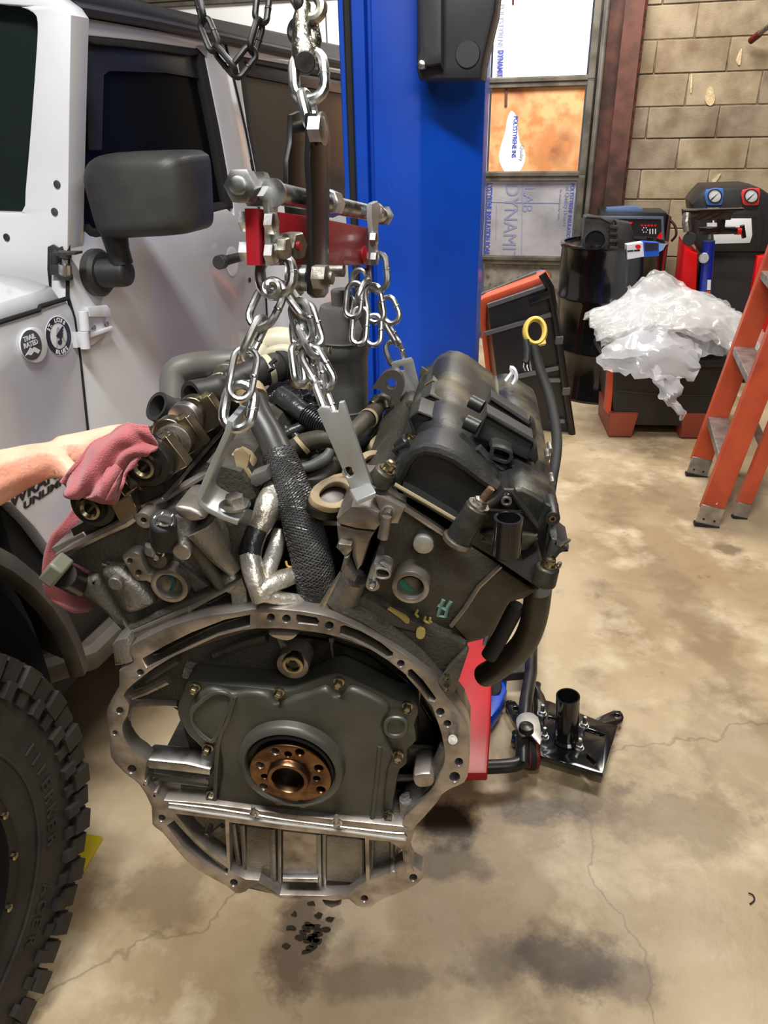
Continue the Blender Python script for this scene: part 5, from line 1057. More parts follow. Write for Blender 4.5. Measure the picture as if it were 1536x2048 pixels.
ta=EP(*z7([(1012,1190)])[0],-.02); tb_=EP(*z7([(1026,992)])[0],-.02)
MB().lathe(ta,tb_-ta,[(.0132,0),(.0132,(tb_-ta).length),(.0105,(tb_-ta).length),(.0105,.02)],32,cap=False).obj('breather_tube',black_gloss,vco)
k=MB(); ring(k,*z7([(1272,1000)])[0],15,7,.0,.04); k.obj('corner_boss',vc_plastic,vco); rod(*z7([(1272,1000)])[0],7.5,.0,.03,[(.5,.004),(.5,0),(1,0),(1,.004)]).obj('boss_insert',brass,vco)
k=MB(); ring(k,*z7([(1014,1184)])[0],9,0,-.024,.01); k.obj('lower_screw_boss',black_gloss,vco)
MB().plate(E,z7([(940,1225),(1200,1400),(1216,1260),(1190,1170),(1100,1230),(1000,1220)]),(),.006,.04,.004).obj('lower_housing',black_plastic,vco)
# top fittings: coil covers, connector, hump ribs. Directions on the cover top
def top(px,py,w): return EP(px,py,w)
along=E.n
def quadbox(name,pts,w,h,m,par,bev=.004):
    """flat-topped box on the cover: pts are traced corners of its top, at depths w each"""
    t=[EP(x,y,ww) for (x,y),ww in zip(pts,w)]
    nrm=(t[1]-t[0]).cross(t[3]-t[0]).normalized()
    if nrm.z<0: nrm=-nrm
    return MB().loft([[p-nrm*h for p in t],t]).obj(name,m,par,bevel=bev)
for pts,w in (([(846,540),(905,415),(1165,565),(1160,690)],.10),([(884,425),(928,328),(1138,466),(1150,560)],.155)):
    q=MB().plate(E,z7(pts),(),w,w+.036,.003).obj('coil_cover',black_plastic,vco)
    MB().tube([EP(*p,w-.001) for p in z7([pts[0],pts[1],pts[2]])],.0026,8).obj('coil_edge',vc_plastic,q)
    x,y=pts[3]; MB().plate(E,z7([(x-20,y-30),(x+4,y-100),(x+26,y-80),(x+34,y-20),(x+14,y+10)]),(),w-.006,w+.02,.003).obj('coil_ear',vc_plastic,q)
MB().tube([EP(*p,w) for p,w in zip(z7([(812,340),(880,376)]),(.16,.155))],.0075,14).obj('nipple',vc_plastic,vco)
MB().tube([EP(*p,w) for p,w in zip(z7([(786,456),(860,492)]),(.11,.105))],.008,14).obj('nipple',vc_plastic,vco)
cn=MB().plate(E,sm(z7([(928,612),(950,590),(1040,622),(1044,660),(1010,694),(930,660)]),2),[sm(z7([(938,622),(956,612),(1030,640),(1026,664),(1004,676),(940,650)]),2)],.075,.10,.003).obj('connector_socket',black_plastic,vco)
MB().plate(E,sm(z7([(928,612),(950,590),(1040,622),(1044,660),(1010,694),(930,660)]),2),(),.09,.13,.003).obj('connector_body',black_plastic,cn)
MB().tube(sm([EP(*p,.085) for p in z7([(856,600),(900,650),(980,710),(1060,752),(1074,736),(1040,690)])],3,False),.006,10,ell=.7).obj('connector_base',black_plastic,cn)
# injector-side ledge with bolts, brackets (inner/left edge of cover)
for i,(x,y,w) in enumerate(((478,560,.12),(545,430,.21),(600,315,.31))):
    a=EP(*z7([(x-50,y+60)])[0],w); b=EP(*z7([(x,y)])[0],w); o=post_(a,b,.0105); bolt_on(b,(b-a).normalized(),.0065,o,brass if i==0 else dark_metal,.006)
for x,y,w in ((400,620,.09),(520,470,.17),(580,360,.26),(560,300,.33)):
    MB().plate(E,z7([(x-30,y),(x+60,y-50),(x+90,y+10),(x+20,y+60)]),(z7([(x,y+4),(x+50,y-24),(x+60,y+4),(x+18,y+34)]),),w,w+.006,.001).obj('ledge_bracket',vc_plastic,vco)
MB().plate(E,z7([(540,150),(610,200),(560,290),(500,320)]),(),.36,.366,.001).obj('end_bracket',vc_plastic,vco)
strut([(*z7([(380,690)])[0],.06),(*z7([(520,640)])[0],.06)],.0016,vc_plastic,name='wire_rib',par=vco); strut([(*z7([(376,720)])[0],.05),(*z7([(470,690)])[0],.05)],.0016,vc_plastic,name='wire_rib',par=vco)
for pts,w in (([(470,440),(520,400),(600,430),(580,500),(500,520)],.12),([(530,340),(585,305),(655,335),(640,400),(560,410)],.19),([(560,250),(600,225),(660,250),(650,300),(580,310)],.26)):
    q=MB().plate(E,z7(pts),(),w,w+.05,.003).obj('injector_well',black_plastic,vco)
    MB().tube([EP(*p,w-.002) for p in z7([pts[4],pts[0],pts[1],pts[2]])],.0018,6).obj('well_edge',vc_plastic,q)
# side bolts along the right edge
for x,y,w in ((1245,660,.12),(1258,620,.16),(1270,800,.06)):
    rod(*z7([(x,y)])[0],6,w,w+.02).obj('edge_bolt',zinc_old,vco)
# torn zip tie at the far end
MB().tube(sm([EP(x,y,.33) for x,y in ((1012,762),(1024,745),(1022,735),(1030,742),(1032,756),(1026,768))],3,False),.003,6).obj('zip_tie',bw,vco)
# ---- dipstick tube
dp=MB().tube(sm([P(1068,690,0.98),P(1077,730,0.98),P(1098,790,0.97),P(1112,860,0.93),P(1113,905,0.90),P(1104,960,0.86),P(1098,1000,0.84)],4,False),.0064,12).obj('dipstick_tube',black_matte,eng)
dm_=mat('yellow_handle',srgb(214,184,84),.4)
h0=P(1070,663,0.98); MB().tube([h0+(CR*math.cos(a)*.0150+CU*math.sin(a)*.0195)*.85 for a in [i*2*PI/28 for i in range(28)]],.0036,10,closed=True,ell=2).obj('dipstick_ring',dm_,dp)
MB().bar(P(1076,682,0.98),P(1078,692,0.98),.018,.010,CF).obj('dipstick_collar',dm_,dp,bevel=.001)
MB().tube([P(1052,680,0.97),P(1055,700,0.97),P(1054,720,0.97),P(1050,726,0.97)],.0045,8).obj('dipstick_clip',black_matte,dp)
for dx in(-5,0,5): MB().tube([P(1054+dx,722,0.97),P(1054+dx*1.4,734,0.97),P(1057+dx*1.2,742,0.97)],.0011,6).obj('spring_wire',zinc,dp)
# ---- exhaust-side pipe at lower right
MB().tube(sm([EP(*z5([p])[0],w) for p,w in (((1262,600),.05),((1240,760),.06),((1180,900),.07),((1060,1010),.08),((980,1060),.10))],4,False),.0142,18).obj('coolant_pipe',mat('sooty_pipe',(.06,.05,.035),.45,.4,c2=(.03,.026,.02),sc=20),eng)
MB().tube([EP(*z5([p])[0],.06) for p in ((1150,690),(1060,860),(1000,960))],.009,12).obj('support_rod',black_matte,eng)
# ================= things in the valley of the engine (still parts of the engine) =================
def T(name,pts,r,m,par=None,n=14,k=4,**kw):
    P_=[P(*p) for p in pts]; 
    if k>1: P_=sm([tuple(p) for p in P_],k,False)
    if isinstance(r,(list,tuple)):
        rr=[]; 
        for i in range(len(r)-1):
            for j in range(k): rr.append(r[i]+(r[i+1]-r[i])*j/k)
        rr.append(r[-1]); r=rr
    return MB().tube(P_,r,n,**{a:b for a,b in kw.items() if a in('cap','ell','closed')}).obj(name,m,par or eng,ang=60)
blackw=mat('black_harness_tape',(.015,.015,.016),.32,0,c2=(.03,.03,.032),sc=30,bump=1,bsc=60)
cloth_h=mat('faded_hose',srgb(62,58,50),.55,c2=srgb(88,80,64),sc=20,bump=.3)
creamp=mat('cream_nylon',srgb(206,200,178),.45,c2=srgb(176,166,140),sc=14)
gask=mat('tan_gasket',srgb(176,158,122),.55,c2=srgb(120,100,74),sc=22)
# dark valley floor and intake ports
MB().loft([[E.pt(*E.tr(x,y,.06),w) for x,y in ((500,1050),(700,1050),(716,1150),(640,1215),(500,1215),(470,1120))] for w in (.07,.40)]).obj('valley_cover',dark_metal,eng)
for (x,y,w,a) in ((668,988,.05,0),(748,930,.15,0),(775,890,.25,0),(798,858,.34,0)):
    c=EP(x,y,w); ax1=(E.n*.9+E.u*.25).normalized(); ax2=(E.u*.80+EZ*-.35).normalized(); nn=ax1.cross(ax2).normalized()
    if nn.z<0: nn=-nn
    f=Fr(c,ax1,-nn,ax2)
    ov=lambda A,B,n=28:[(A*math.copysign(abs(math.cos(t))**.8,math.cos(t)),B*math.copysign(abs(math.sin(t))**.9,math.sin(t))) for t in [2*PI*i/n for i in range(n)]]
    MB().plate(f,ov(.032,.020),[ov(.022,.0115)],-.003,.004,.001,px=False).obj('intake_gasket',gask,rh)
    MB().plate(f,ov(.033,.021),(),.004,.014,.002,px=False).obj('intake_port',dark_metal,rh)
MB().loft([[E.pt(*E.tr(x,y,.05),w) for x,y in ((700,1020),(760,960),(790,1000),(730,1080))] for w in (.06,.40)]).obj('port_bank',alu_dark,rh)
MB().loft([[E.pt(*E.tr(x,y,.05),w) for x,y in ((460,1040),(410,1000),(400,940),(470,960),(500,1010))] for w in (.07,.38)]).obj('port_bank',alu_dark,lh)
for (x,y,w) in ((480,940,.10),(520,890,.2)):
    MB().plate(E,sm([(x-30,y-20),(x,y-34),(x+26,y-10),(x+20,y+24),(x-10,y+34),(x-28,y+14)],2),[sm([(x-12,y-8),(x+4,y-16),(x+14,y),(x+8,y+14),(x-8,y+12)],2)],w,w+.02,.003).obj('port_flange',gask,lh)
# canister
k=P(697,820,1.08); cz=(CU*.95+CF*-.0).normalized(); cz=V((-.01,.0,1)).normalized()
cb_=P(700,905,1.10)
def at_h(px,py): return (PZ(px,py,0))
can=MB().lathe(cb_+V((0,0,-.03)),cz,[(.022,0),(.025,.03),(.029,.10),(.031,.135),(.030,.14),(.0315,.145),(.0315,.175),(.034,.178),(.034,.19),(.0325,.20),(.032,.235),(.029,.243),(.014,.244),(.014,.262),(.012,.264)],40).obj('oil_filter_canister',mat('grey_nylon',srgb(84,84,82),.5,c2=srgb(100,98,94),sc=10),eng,ang=40)
for h in (.10,.197): MB().tube([cb_+V((0,0,-.03))+cz*h+V((.0335*math.cos(a),.0335*math.sin(a),0)) for a in [i*PI/16 for i in range(32)]],.0018,6,closed=True).obj('canister_ridge',MATS['grey_nylon'],can)
# big hoses
T('radiator_hose',[(346,860,1.06),(346,790,1.06),(352,745,1.06),(392,731,1.06),(440,727,1.05),(500,722,1.05)],.019,mat('grey_hose',srgb(96,94,90),.45,c2=srgb(80,78,74),sc=8))
def openhose(name,pts,r,m):
    o=T(name,pts,r,m,n=24,cap=False); a=P(*pts[0]); b=P(*pts[1]); d=(b-a).normalized()
    MB().lathe(a,d,[(r*1.0,.002),(r*.98,0),(r*.74,0),(r*.72,.03),(.0001,.03)],32,cap=False).obj('hose_mouth',black_matte,o); return o
openhose('heater_hose',[(313,812,.90),(345,826,.92),(385,822,.95),(420,806,.98)],.0185,hose)
h2=openhose('heater_hose',[(382,795,.88),(418,788,.90),(455,772,.93),(510,748,.97),(575,726,1.0)],.0192,hose)
def hband(par,pts,r,m,name='hose_clamp',wd=.008):
    a=P(*pts[0]);b=P(*pts[1]);d=(b-a).normalized(); return MB().lathe(a,d,[(r*.98,0),(r*1.05,.0005),(r*1.05,wd),(r*.98,wd+.0005)],28,cap=False).obj(name,m,par)
hband(h2,[(440,780,.92),(470,768,.94)],.0195,gask,wd=.006); hband(h2,[(530,742,.98),(548,736,.985)],.0195,creamp); hband(h2,[(556,733,.99),(575,727,1.0)],.0198,black_matte,wd=.014)
T('clamp_screw',[(428,752,.91),(430,782,.91)],.0018,zinc_old,h2,n=6,k=1)
T('clamp_ear',[(538,742,.955),(548,736,.95),(541,728,.95),(552,718,.95)],.003,black_matte,h2,n=6,k=1)
# cream tee fitting
t=T('coolant_tee',[(512,716,1.02),(528,694,1.03),(556,682,1.03),(588,686,1.03),(612,706,1.03),(622,742,1.03)],[.012,.017,.019,.018,.015,.013],creamp)
T('tee_branch',[(560,735,1.01),(600,722,1.02),(636,712,1.03)],.015,creamp,t); T('tee_loop',[(530,720,1.0),(545,704,.99),(572,700,.99),(585,712,.99)],.008,creamp,t)
T('tee_leg',[(596,735,1.03),(600,770,1.03),(590,810,1.02),(620,850,1.01)],.015,gask,t)
MB().plate(E,sm([(463,704),(486,698),(494,706),(480,720),(468,726)],1),(),.25,.254,.001).obj('clip_tab',gask,eng)
# plastic wrapped harness lump
MB_l=MB(); bs=bmesh.new(); bmesh.ops.create_icosphere(bs,subdivisions=4,radius=1); cc=P(585,815,.98)
for v in bs.verts:
    p=v.co; k_=1+.35*mnoise.noise(p*2.3)+.22*mnoise.noise(p*6)-.14*abs(mnoise.noise(p*12)); v.co=cc+CR*(p.x*.040*k_)+CU*(p.y*.024*k_)+CF*(p.z*.03*k_)
MB_l.add([v.co.copy() for v in bs.verts],[tuple(v.index for v in f.verts) for f in bs.faces]); bs.free()
har=MB_l.obj('taped_harness_bundle',mat('glossy_black_tape',(.012,.012,.014),.22,bump=1,bsc=90),eng,ang=28)
T('corrugated_conduit',[(560,790,.95),(600,820,.93),(640,850,.92),(672,868,.90),(700,900,.88)],.0125,blackw,har)
for i in range(22):
    a=P(*[(610+i*4.2),(826+i*2.6),.925-i*.0018]); d=(P(640,850,.92)-P(600,820,.93)).normalized()
    MB().lathe(a,d,[(.0125,0),(.0138,.0008),(.0138,.0022),(.0125,.003)],14,cap=False).obj('conduit_ring',blackw,har)
random.seed(11)
for pts,r,m in (([(690,880,.87),(720,850,.92),(748,822,.98),(768,800,1.02)],.0105,cloth_h),([(575,905,.92),(610,885,.91),(660,876,.9),(700,880,.9)],.0115,cloth_h),
   ([(600,975,.90),(640,958,.90),(668,930,.91),(700,925,.93)],.0118,cloth_h),([(570,870,.93),(610,852,.93),(650,850,.93)],.007,blackw),
   ([(470,905,.86),(485,935,.85),(520,962,.85),(560,985,.85)],.009,blackw),([(455,862,.88),(470,900,.87),(500,955,.87),(545,975,.86)],.006,blackw),
   ([(545,845,.94),(590,870,.93),(630,910,.92),(660,950,.9)],.006,blackw),([(580,935,.88),(620,925,.9),(655,905,.92)],.006,hose),
   ([(600,1010,.86),(650,1000,.88),(690,1010,.9)],.012,blackw),([(600,1060,.86),(650,1050,.88),(680,1080,.9)],.012,blackw),([(610,1100,.86),(650,1110,.88),(690,1090,.9)],.009,blackw),
   ([(700,900,.93),(735,885,.97),(760,850,1.0)],.007,blackw),([(640,790,1.0),(660,830,.99),(650,870,.98)],.01,blackw),([(720,905,1.0),(740,870,1.02),(750,820,1.04)],.012,blackw)):
    T('engine_hose' if m is not blackw else 'wiring_loom',pts,r,m)
for pts in ([(600,893,.89),(606,888,.89)],[(690,925,.92),(694,922,.92)],[(735,838,.945),(742,832,.955)]):
    hband(eng,pts,.0122,gask,'hose_band',.005)
T('hose_elbow',[(744,808,.98),(756,796,.985),(770,800,.99),(774,816,.99)],.0055,zinc_old)
T('grey_bracket_arm',[(575,925,.885),(610,935,.885),(650,918,.885),(662,898,.885)],[.003,.006,.008,.005],MATS['grey_nylon'])
for pts in (([(612,1004),(690,1008),(690,1014),(612,1010)]),([(612,1022),(688,1024),(688,1030),(612,1030)]),([(614,1040),(684,1042),(684,1052),(614,1052)])):
    MB().plate(E,pts,(),.06,.10,.001).obj('fuel_rail_edge',alu_plain,eng)
MB().plate(E,sm([(640,968),(690,950),(712,985),(700,1000),(640,985),(622,984)],2),(),.10,.11,.002).obj('gasket_tongue',gask,eng)
MB().plate(E,[(664,980),(682,983),(680,988),(662,986)],(),.088,.1).obj('red_seal_bit',red_plastic,eng)
# orange wire tag
MB().plate(E,[(474,792),(482,800),(500,848),(494,850),(482,820)],(),.16,.162).obj('amber_strap',mat('amber_plastic',srgb(214,146,46),.4),eng)
# broken plastic at left valley side
MB().plate(E,sm([(466,905),(484,895),(500,910),(494,936),(505,955),(490,965),(474,945)],1),(),.08,.085,.001).obj('crusted_tab',gask,lh)
MB().plate(E,[(500,952),(532,940),(540,960),(512,975),(500,968)],(),.07,.09,.002).obj('grey_tab',MATS['grey_nylon'],lh)
# lift eye bracket
le=MB().plate(E,sm([(735,792),(762,752),(776,742),(792,741),(804,752),(808,776),(800,800),(802,830),(788,845),(770,850),(758,862),(754,858),(764,842),(780,836),(788,820),(786,796),(774,790),(758,780),(746,778)],2),[circ(783,768,11,18)],.30,.312,0).obj('lifting_eye',mat('grey_stamped_steel',srgb(104,100,94),.4,.5),eng)
# foil sleeved pipes
fo=T('foil_wrapped_pipe',[(552,972,.80),(538,1010,.785),(524,1045,.778),(514,1062,.775)],[.012,.0145,.012,.011],foil)
T('tape_section',[(514,1060,.775),(505,1085,.772),(500,1112,.768)],.0118,blackw,fo); T('foil_section',[(499,1108,.768),(506,1140,.765),(516,1178,.762),(524,1196,.765)],[.0112,.0115,.010,.011],foil,fo)
T('foil_section',[(560,1062,.80),(550,1100,.79),(538,1135,.775),(530,1165,.768)],[.008,.0092,.009,.008],foil,fo); T('foil_section',[(594,1148,.785),(565,1158,.775),(540,1170,.766),(522,1180,.762)],[.009,.0102,.009,.0095],foil,fo)
T('foil_section',[(522,1186,.768),(560,1196,.775),(600,1200,.785),(630,1204,.80)],[.010,.0075,.006,.005],foil,fo); T('tie_stub',[(572,1122,.78),(575,1132,.78),(584,1134,.78)],.0014,dm_,fo,n=6)
MB().lathe(P(563,1212,.835),(0,0,1),[(.018,-.012),(.020,-.002),(.014,0),(.014,.012)],20).obj('pipe_union',bronze,fo)
# thick hose: smooth upper part and braided sleeve as helical strands
hp=[(508,800,.84),(520,835,.83),(545,880,.82),(572,945,.80),(594,1010,.785),(612,1075,.775),(628,1140,.78),(634,1200,.81)]
hr=[.0142,.0150,.0158,.0170,.0182,.0190,.0195,.019]
bh=T('vacuum_hose',hp,hr,mat('grey_rubber_hose',srgb(58,58,58),.4),n=24)
T('hose_cuff',[(500,782,.91),(508,800,.90)],.018,gask,bh,k=1)
cp=sm([tuple(P(*p)) for p in hp],8,False); rr=[]
for i in range(len(hr)-1): rr+=[hr[i]+(hr[i+1]-hr[i])*j/8 for j in range(8)]
rr.append(hr[-1]); cp=[V(p) for p in cp]; st_=20
fr=[]; px_=None
for i in range(len(cp)):
    t=(cp[min(i+1,len(cp)-1)]-cp[max(i-1,0)]).normalized(); px_=px_ or basis(t)[0]; x=(px_-t*px_.dot(t)).normalized(); px_=x; fr.append((x,t.cross(x)))
br_=MB(); L_=[0]
for i in range(1,len(cp)): L_.append(L_[-1]+(cp[i]-cp[i-1]).length)
def samp(s):
    for i in range(1,len(L_)):
        if L_[i]>=s or i==len(L_)-1:
            f=(s-L_[i-1])/(L_[i]-L_[i-1]); return cp[i-1].lerp(cp[i],f),fr[i-1][0].lerp(fr[i][0],f).normalized(),fr[i-1][1].lerp(fr[i][1],f).normalized(),rr[i-1]+(rr[i]-rr[i-1])*f
s0=L_[st_]; s1=L_[-1]; NS=22; turns=3.2; NP=150
for sgn in(1,-1):
    for kx in range(NS):
        pts=[]
        for j in range(NP+1):
            s_=s0+(s1-s0)*j/NP; c,x,y,r=samp(s_); a=sgn*(2*PI*turns*j/NP)+2*PI*kx/NS+(.14 if sgn>0 else 0)
            wv=.0009*math.sin((a*sgn)*NS*.5+kx*PI)*sgn; pts.append(c+(x*math.cos(a)+y*math.sin(a))*(r+.0008+wv*.6))
        br_.tube(pts,.0013,5,cap=False,ell=.7)
br_.obj('braided_sleeve',mat('braided_nylon',srgb(84,84,84),.3,c2=srgb(60,60,60),sc=30),bh,fix=False)
bpy.data.objects['braided_sleeve']['kind']='stuff'
MB().tube([samp(s0+(s1-s0)*j/40)[0] for j in range(41)],[samp(s0+(s1-s0)*j/40)[3]+.0003 for j in range(41)],24).obj('sleeve_core',black_matte,bh)
# zinc lift brackets
flatz=mat('zinc_sheet',(.50,.52,.51),.38,.55,c2=(.40,.41,.40),sc=14)
def strap_profile(pts,w0,w1,name,m,par,th=.0045,k=1):
    C=[V((*E.tr(x,y,(w0+w1)/2),0)) for x,y in pts]; n=len(C); A=[];B=[]
    for i in range(n):
        t=(C[min(i+1,n-1)]-C[max(i-1,0)]).normalized(); nr=V((-t.y,t.x,0)); A.append(C[i]+nr*th/2); B.append(C[i]-nr*th/2)
    out=[(p.x,p.y) for p in A]+[(p.x,p.y) for p in reversed(B)]
    return MB().plate(E,out,(),w0,w1,.0008,px=False).obj(name,m,par)
bl=strap_profile([(474,826),(468,850),(440,912),(418,962),(412,978),(416,990),(428,1000),(460,1016),(488,1026)],-.012,.030,'lift_bracket',flatz,eng,.0055)
MB().lathe(EP(470,1010,.004),EZ,[(.014,0),(.014,.002),(.009,.002),(.009,.010),(.006,.011)],6).obj('bolt',zinc_old,bl)
MB().lathe(EP(470,1012,.004),EZ,[(.015,0),(.015,.0025)],20).obj('washer',zinc,bl)
brk=MB().plate(E,[(634,822),(642,814),(658,816),(664,824),(676,824),(678,806),(688,804),(700,842),(744,970),(738,990),(712,996),(700,976)],[circ(697,945,11,18)],-.012,-.006,.001).obj('lift_bracket',flatz,eng)
f0=[EP(*p,-.012) for p in ((699,978),(742,966))]; f1=[EP(*p,-.04) for p in ((712,1002),(752,984))]; 
MB().loft([[f0[0],f0[1],f1[1],f1[0]],[p-EZ*.005 for p in (f0[0],f0[1],f1[1],f1[0])]]).obj('bracket_foot',flatz,brk,bevel=.001)
bf=MB().plate(E,[(782,728),(788,724),(822,716),(826,722),(848,812),(842,846),(808,850),(792,770)],[circ(803,738,5,12),circ(810,828,5,12)],.33,.336,.001).obj('lift_bracket',flatz,eng)
MB().plate(E,sm([(796,840),(806,806),(824,800),(838,816),(850,850),(830,880),(800,880)],2),[circ(811,829,9,14)],.29,.33,.003).obj('bracket_boss',alu_dark,bf)
bf2=MB().plate(E,[(664,690),(716,640),(724,660),(690,760),(664,740)],(),.36,.366,.001).obj('lift_bracket',flatz,eng)
# tall grey strut behind the far chain
MB().plate(J,[(690,545),(700,548),(655,712),(640,706)],(),-.32,-.30,.002).obj('door_check_strut',alu_plain,jeep) if 0 else None
# ================= load leveler =================
A_=P(515,470,.62); B_=P(755,480,.98); bd=(B_-A_); bd.z=0; bd.normalize(); ln_=V((-bd.y,bd.x,0))
LF=Fr(A_,bd,ln_)
lev=empty('load_leveler',LF.hit(640,480),'red engine load leveler bar with long zinc screw, hanging above the engine','load leveler')
def LP(x,y,w=0): return LF.hit(x,y,w)
bar_=MB().plate(LF,[(540,421),(640,436),(750,458),(751,531),(640,530),(541,531)],(),0,.010,.0015).obj('beam',red_paint,lev)
MB().plate(LF,[(516,417),(541,421),(541,531),(520,531)],(),.0,.012,.0005).obj('beam_end',red_paint,bar_)
sc0=LP(492,374,.012); sc1=LP(762,430,.012); sdv=(sc1-sc0).normalized()
scr=MB().cyl(sc0,sc1+sdv*.02,.0082,n=24).obj('threaded_rod',zinc,lev)
nth=int((sc1-sc0).length/.0034)
th_=MB()
tpts=[]
x_,y_,_=basis(sdv)
for i in range(nth*12):
    a=2*PI*i/12; tpts.append(sc0+sdv*(.03+ (i/12)*.0034*.93)+(x_*math.cos(a)+y_*math.sin(a))*.0086)
th_.tube(tpts,.0013,4).obj('thread',zinc,scr)
MB().lathe(LP(490,374,.012)-sdv*.012,sdv,[(.0115,0),(.0140,.001),(.0140,.015),(.0115,.016)],6).obj('hex_nut',zinc,lev)
MB().lathe(LP(490,374,.012)-sdv*.016,sdv,[(.005,0),(.0072,.001),(.0072,.006)],24).obj('rod_end',zinc,lev)
MB().lathe(LP(510,378,.012),sdv,[(.0155,0),(.0155,.010)],6).obj('hex_nut',zinc,lev)
def strapp(name,pts,w0,w1): return MB().plate(LF,pts,(),w0,w1,.0012).obj(name,MATS['zinc_sheet'],lev)
s1_=strapp('end_strap',sm([(538,372),(552,380),(558,400),(556,430),(560,470),(560,530),(543,532),(541,470),(540,430),(538,402),(526,392)],1),-.008,-.002)
MB().lathe(LP(545,385,-.008),sdv,[(.0112,0),(.0112,.004)],24).obj('strap_eye',zinc,s1_)
s2_=strapp('end_strap',[(744,408),(756,402),(762,415),(758,440),(756,470),(757,530),(748,530),(747,470),(744,430)],-.010,-.003)
MB().lathe(LP(748,424,.012),sdv,[(.0125,-.006),(.0125,.0),(.0125,.008)],24).lathe(LP(766,431,.012),sdv,[(.0135,0),(.0135,.009)],6).obj('rod_collar',zinc,s2_)
def hexL(px,py,r,w,par,m=zinc,h=.008): return MB().lathe(LP(px,py,w-h),LF.n,[(r*.8,0),(r,.001),(r,h)],6).obj('hex_bolt',m,par)
for x,y,r in ((553,447,.0092),(553,508,.0092),(755,478,.0085),(756,517,.0085)): hexL(x,y,r,-.007,lev)
for x,y in ((502,442),(502,502)): MB().lathe(LP(x,y,.013),LF.n,[(.0085,0),(.0092,.001),(.0092,.008)],6).obj('hex_nut',zinc,lev)
nb=MB().lathe(LP(577,497,-.022),LF.n,[(.0085,0),(.0095,.001),(.0095,.009)],6).lathe(LP(572,497,-.012),LF.n,[(.0125,0),(.0125,.006),(.006,.006),(.006,.012)],20).obj('shackle_nut',zinc_old,lev)
MB().lathe(LP(601,492,-.02),(LF.u*-.25-LF.n).normalized()*-1,[(.011,0),(.0125,.002),(.0125,.014)],6).obj('hex_nut',zinc_old,nb); MB().lathe(LP(601,492,-.0215),LF.n,[(.004,0),(.004,.003)],12).obj('bolt_core',red_paint,nb)
MB().lathe(LP(736,510,-.006),LF.n,[(.006,0),(.011,.004),(.011,.012)],20).obj('red_bush',red_paint,lev)
hk=mat('black_bracket_paint',(.012,.011,.011),.3,0,coat=.1)
h1=MB().plate(LF,[(622,226),(642,228),(656,240),(662,275),(662,323),(660,383),(658,585),(650,595),(634,596),(625,587),(624,387),(620,323),(622,280)],(),-.016,-.010,.001).obj('hanger_plate',hk,lev)
h2_=MB().plate(LF,sm([(585,230),(602,222),(616,240),(612,285),(624,322),(622,425),(612,440),(612,560),(608,588),(596,590),(588,560),(580,430),(576,385),(577,320),(584,285)],1),(),.042,.048,.001).obj('hanger_plate',hk,lev)
MB().cyl(LP(642,258,-.024),LP(615,250,.06),.006,n=14).obj('pin_bolt',zinc,lev); MB().lathe(LP(648,258,-.032),LF.n,[(.009,0),(.0115,.001),(.0115,.012)],6).lathe(LP(648,258,-.022),LF.n,[(.014,0),(.014,.003)],20).obj('hex_nut',zinc,lev)
MB().lathe(LP(658,406,.012)-sdv*.012,sdv,[(.013,0),(.0145,.001),(.0145,.026),(.013,.027)],8).obj('trunnion_nut',zinc,lev)
MB().cyl(LP(652,556,-.03),LP(612,552,.05),.007,n=14).obj('pivot_bolt',zinc,lev); MB().lathe(LP(657,554,-.034),LF.n,[(.008,0),(.0115,.001),(.0115,.014)],6).obj('hex_nut',zinc_old,lev); MB().lathe(LP(666,556,-.037),LF.n,[(.006,0),(.006,.01)],12).obj('bolt_tip',zinc_old,lev)
MB().lathe(LP(618,556,.012),LF.n,[(.0135,0),(.0135,.022)],24).lathe(LP(600,556,.02),LF.n,[(.018,0),(.018,.01)],24).obj('roller',zinc,lev)
MB().lathe(LP(688,541,.03),LF.n,[(.008,0),(.008,.02)],12).obj('far_bolt',zinc_old,lev)
# ================= chains =================
def stadium(L,W,r,nb_=8):
    a=W/2-r; h=L/2-W/2; pts=[]
    for i in range(nb_+1): t=PI*i/nb_; pts.append(V((a*math.cos(t),0,h+a*math.sin(t))))
    for i in range(nb_+1): t=PI+PI*i/nb_; pts.append(V((a*math.cos(t),0,-h+a*math.sin(t))))
    return pts
LKM={}
def linkobj(key,L,W,r,m):
    if key in LKM: return LKM[key]
    me=MB(); me.tube(stadium(L,W,r),r,10,closed=True)
    me.lathe((W/2-r,0,-.0015),(0,0,1),[(r,0),(r*1.1,.0005),(r*1.1,.0025),(r,.003)],10,cap=False)
    o=me.obj('link',m); d=o.data; 
    for v in d.vertices: v.co=v.co+o.location
    bpy.data.objects.remove(o); LKM[key]=d; return d
def putlink(par,d,c,ax,side):
    ax=ax.normalized(); side=(side-ax*side.dot(ax)).normalized(); y=ax.cross(side)
    o=bpy.data.objects.new('link',d); COL.objects.link(o); o.parent=par
    c=c-wloc(par); o.matrix_local=Matrix(((side.x,y.x,ax.x,c.x),(side.y,y.y,ax.y,c.y),(side.z,y.z,ax.z,c.z),(0,0,0,1))); return o
def chain(par,pts,L=.047,W=.0245,r=.0034,m=zinc,start=0,tilt=.25,key=None):
    d=linkobj(key or (L,W,r,m.name),L,W,r,m); P_=[P(*p) for p in pts]; step=L-2*r*1.05
    seg=[(b-a).length for a,b in zip(P_,P_[1:])]; tot=sum(seg); n=max(1,round(tot/step)); st=tot/n
    def at(s):
        for i,l in enumerate(seg):
            if s<=l or i==len(seg)-1: return P_[i].lerp(P_[i+1],s/l)
            s-=l
    for i in range(n):
        a=at(i*st); b=at((i+1)*st); ax=(b-a); c=(a+b)/2; s1=CR if (i+start)%2==0 else CF
        rot=Matrix.Rotation(tilt if (i+start)%2==0 else -tilt*.6,3,ax.normalized()); putlink(par,d,c,ax,rot@s1)
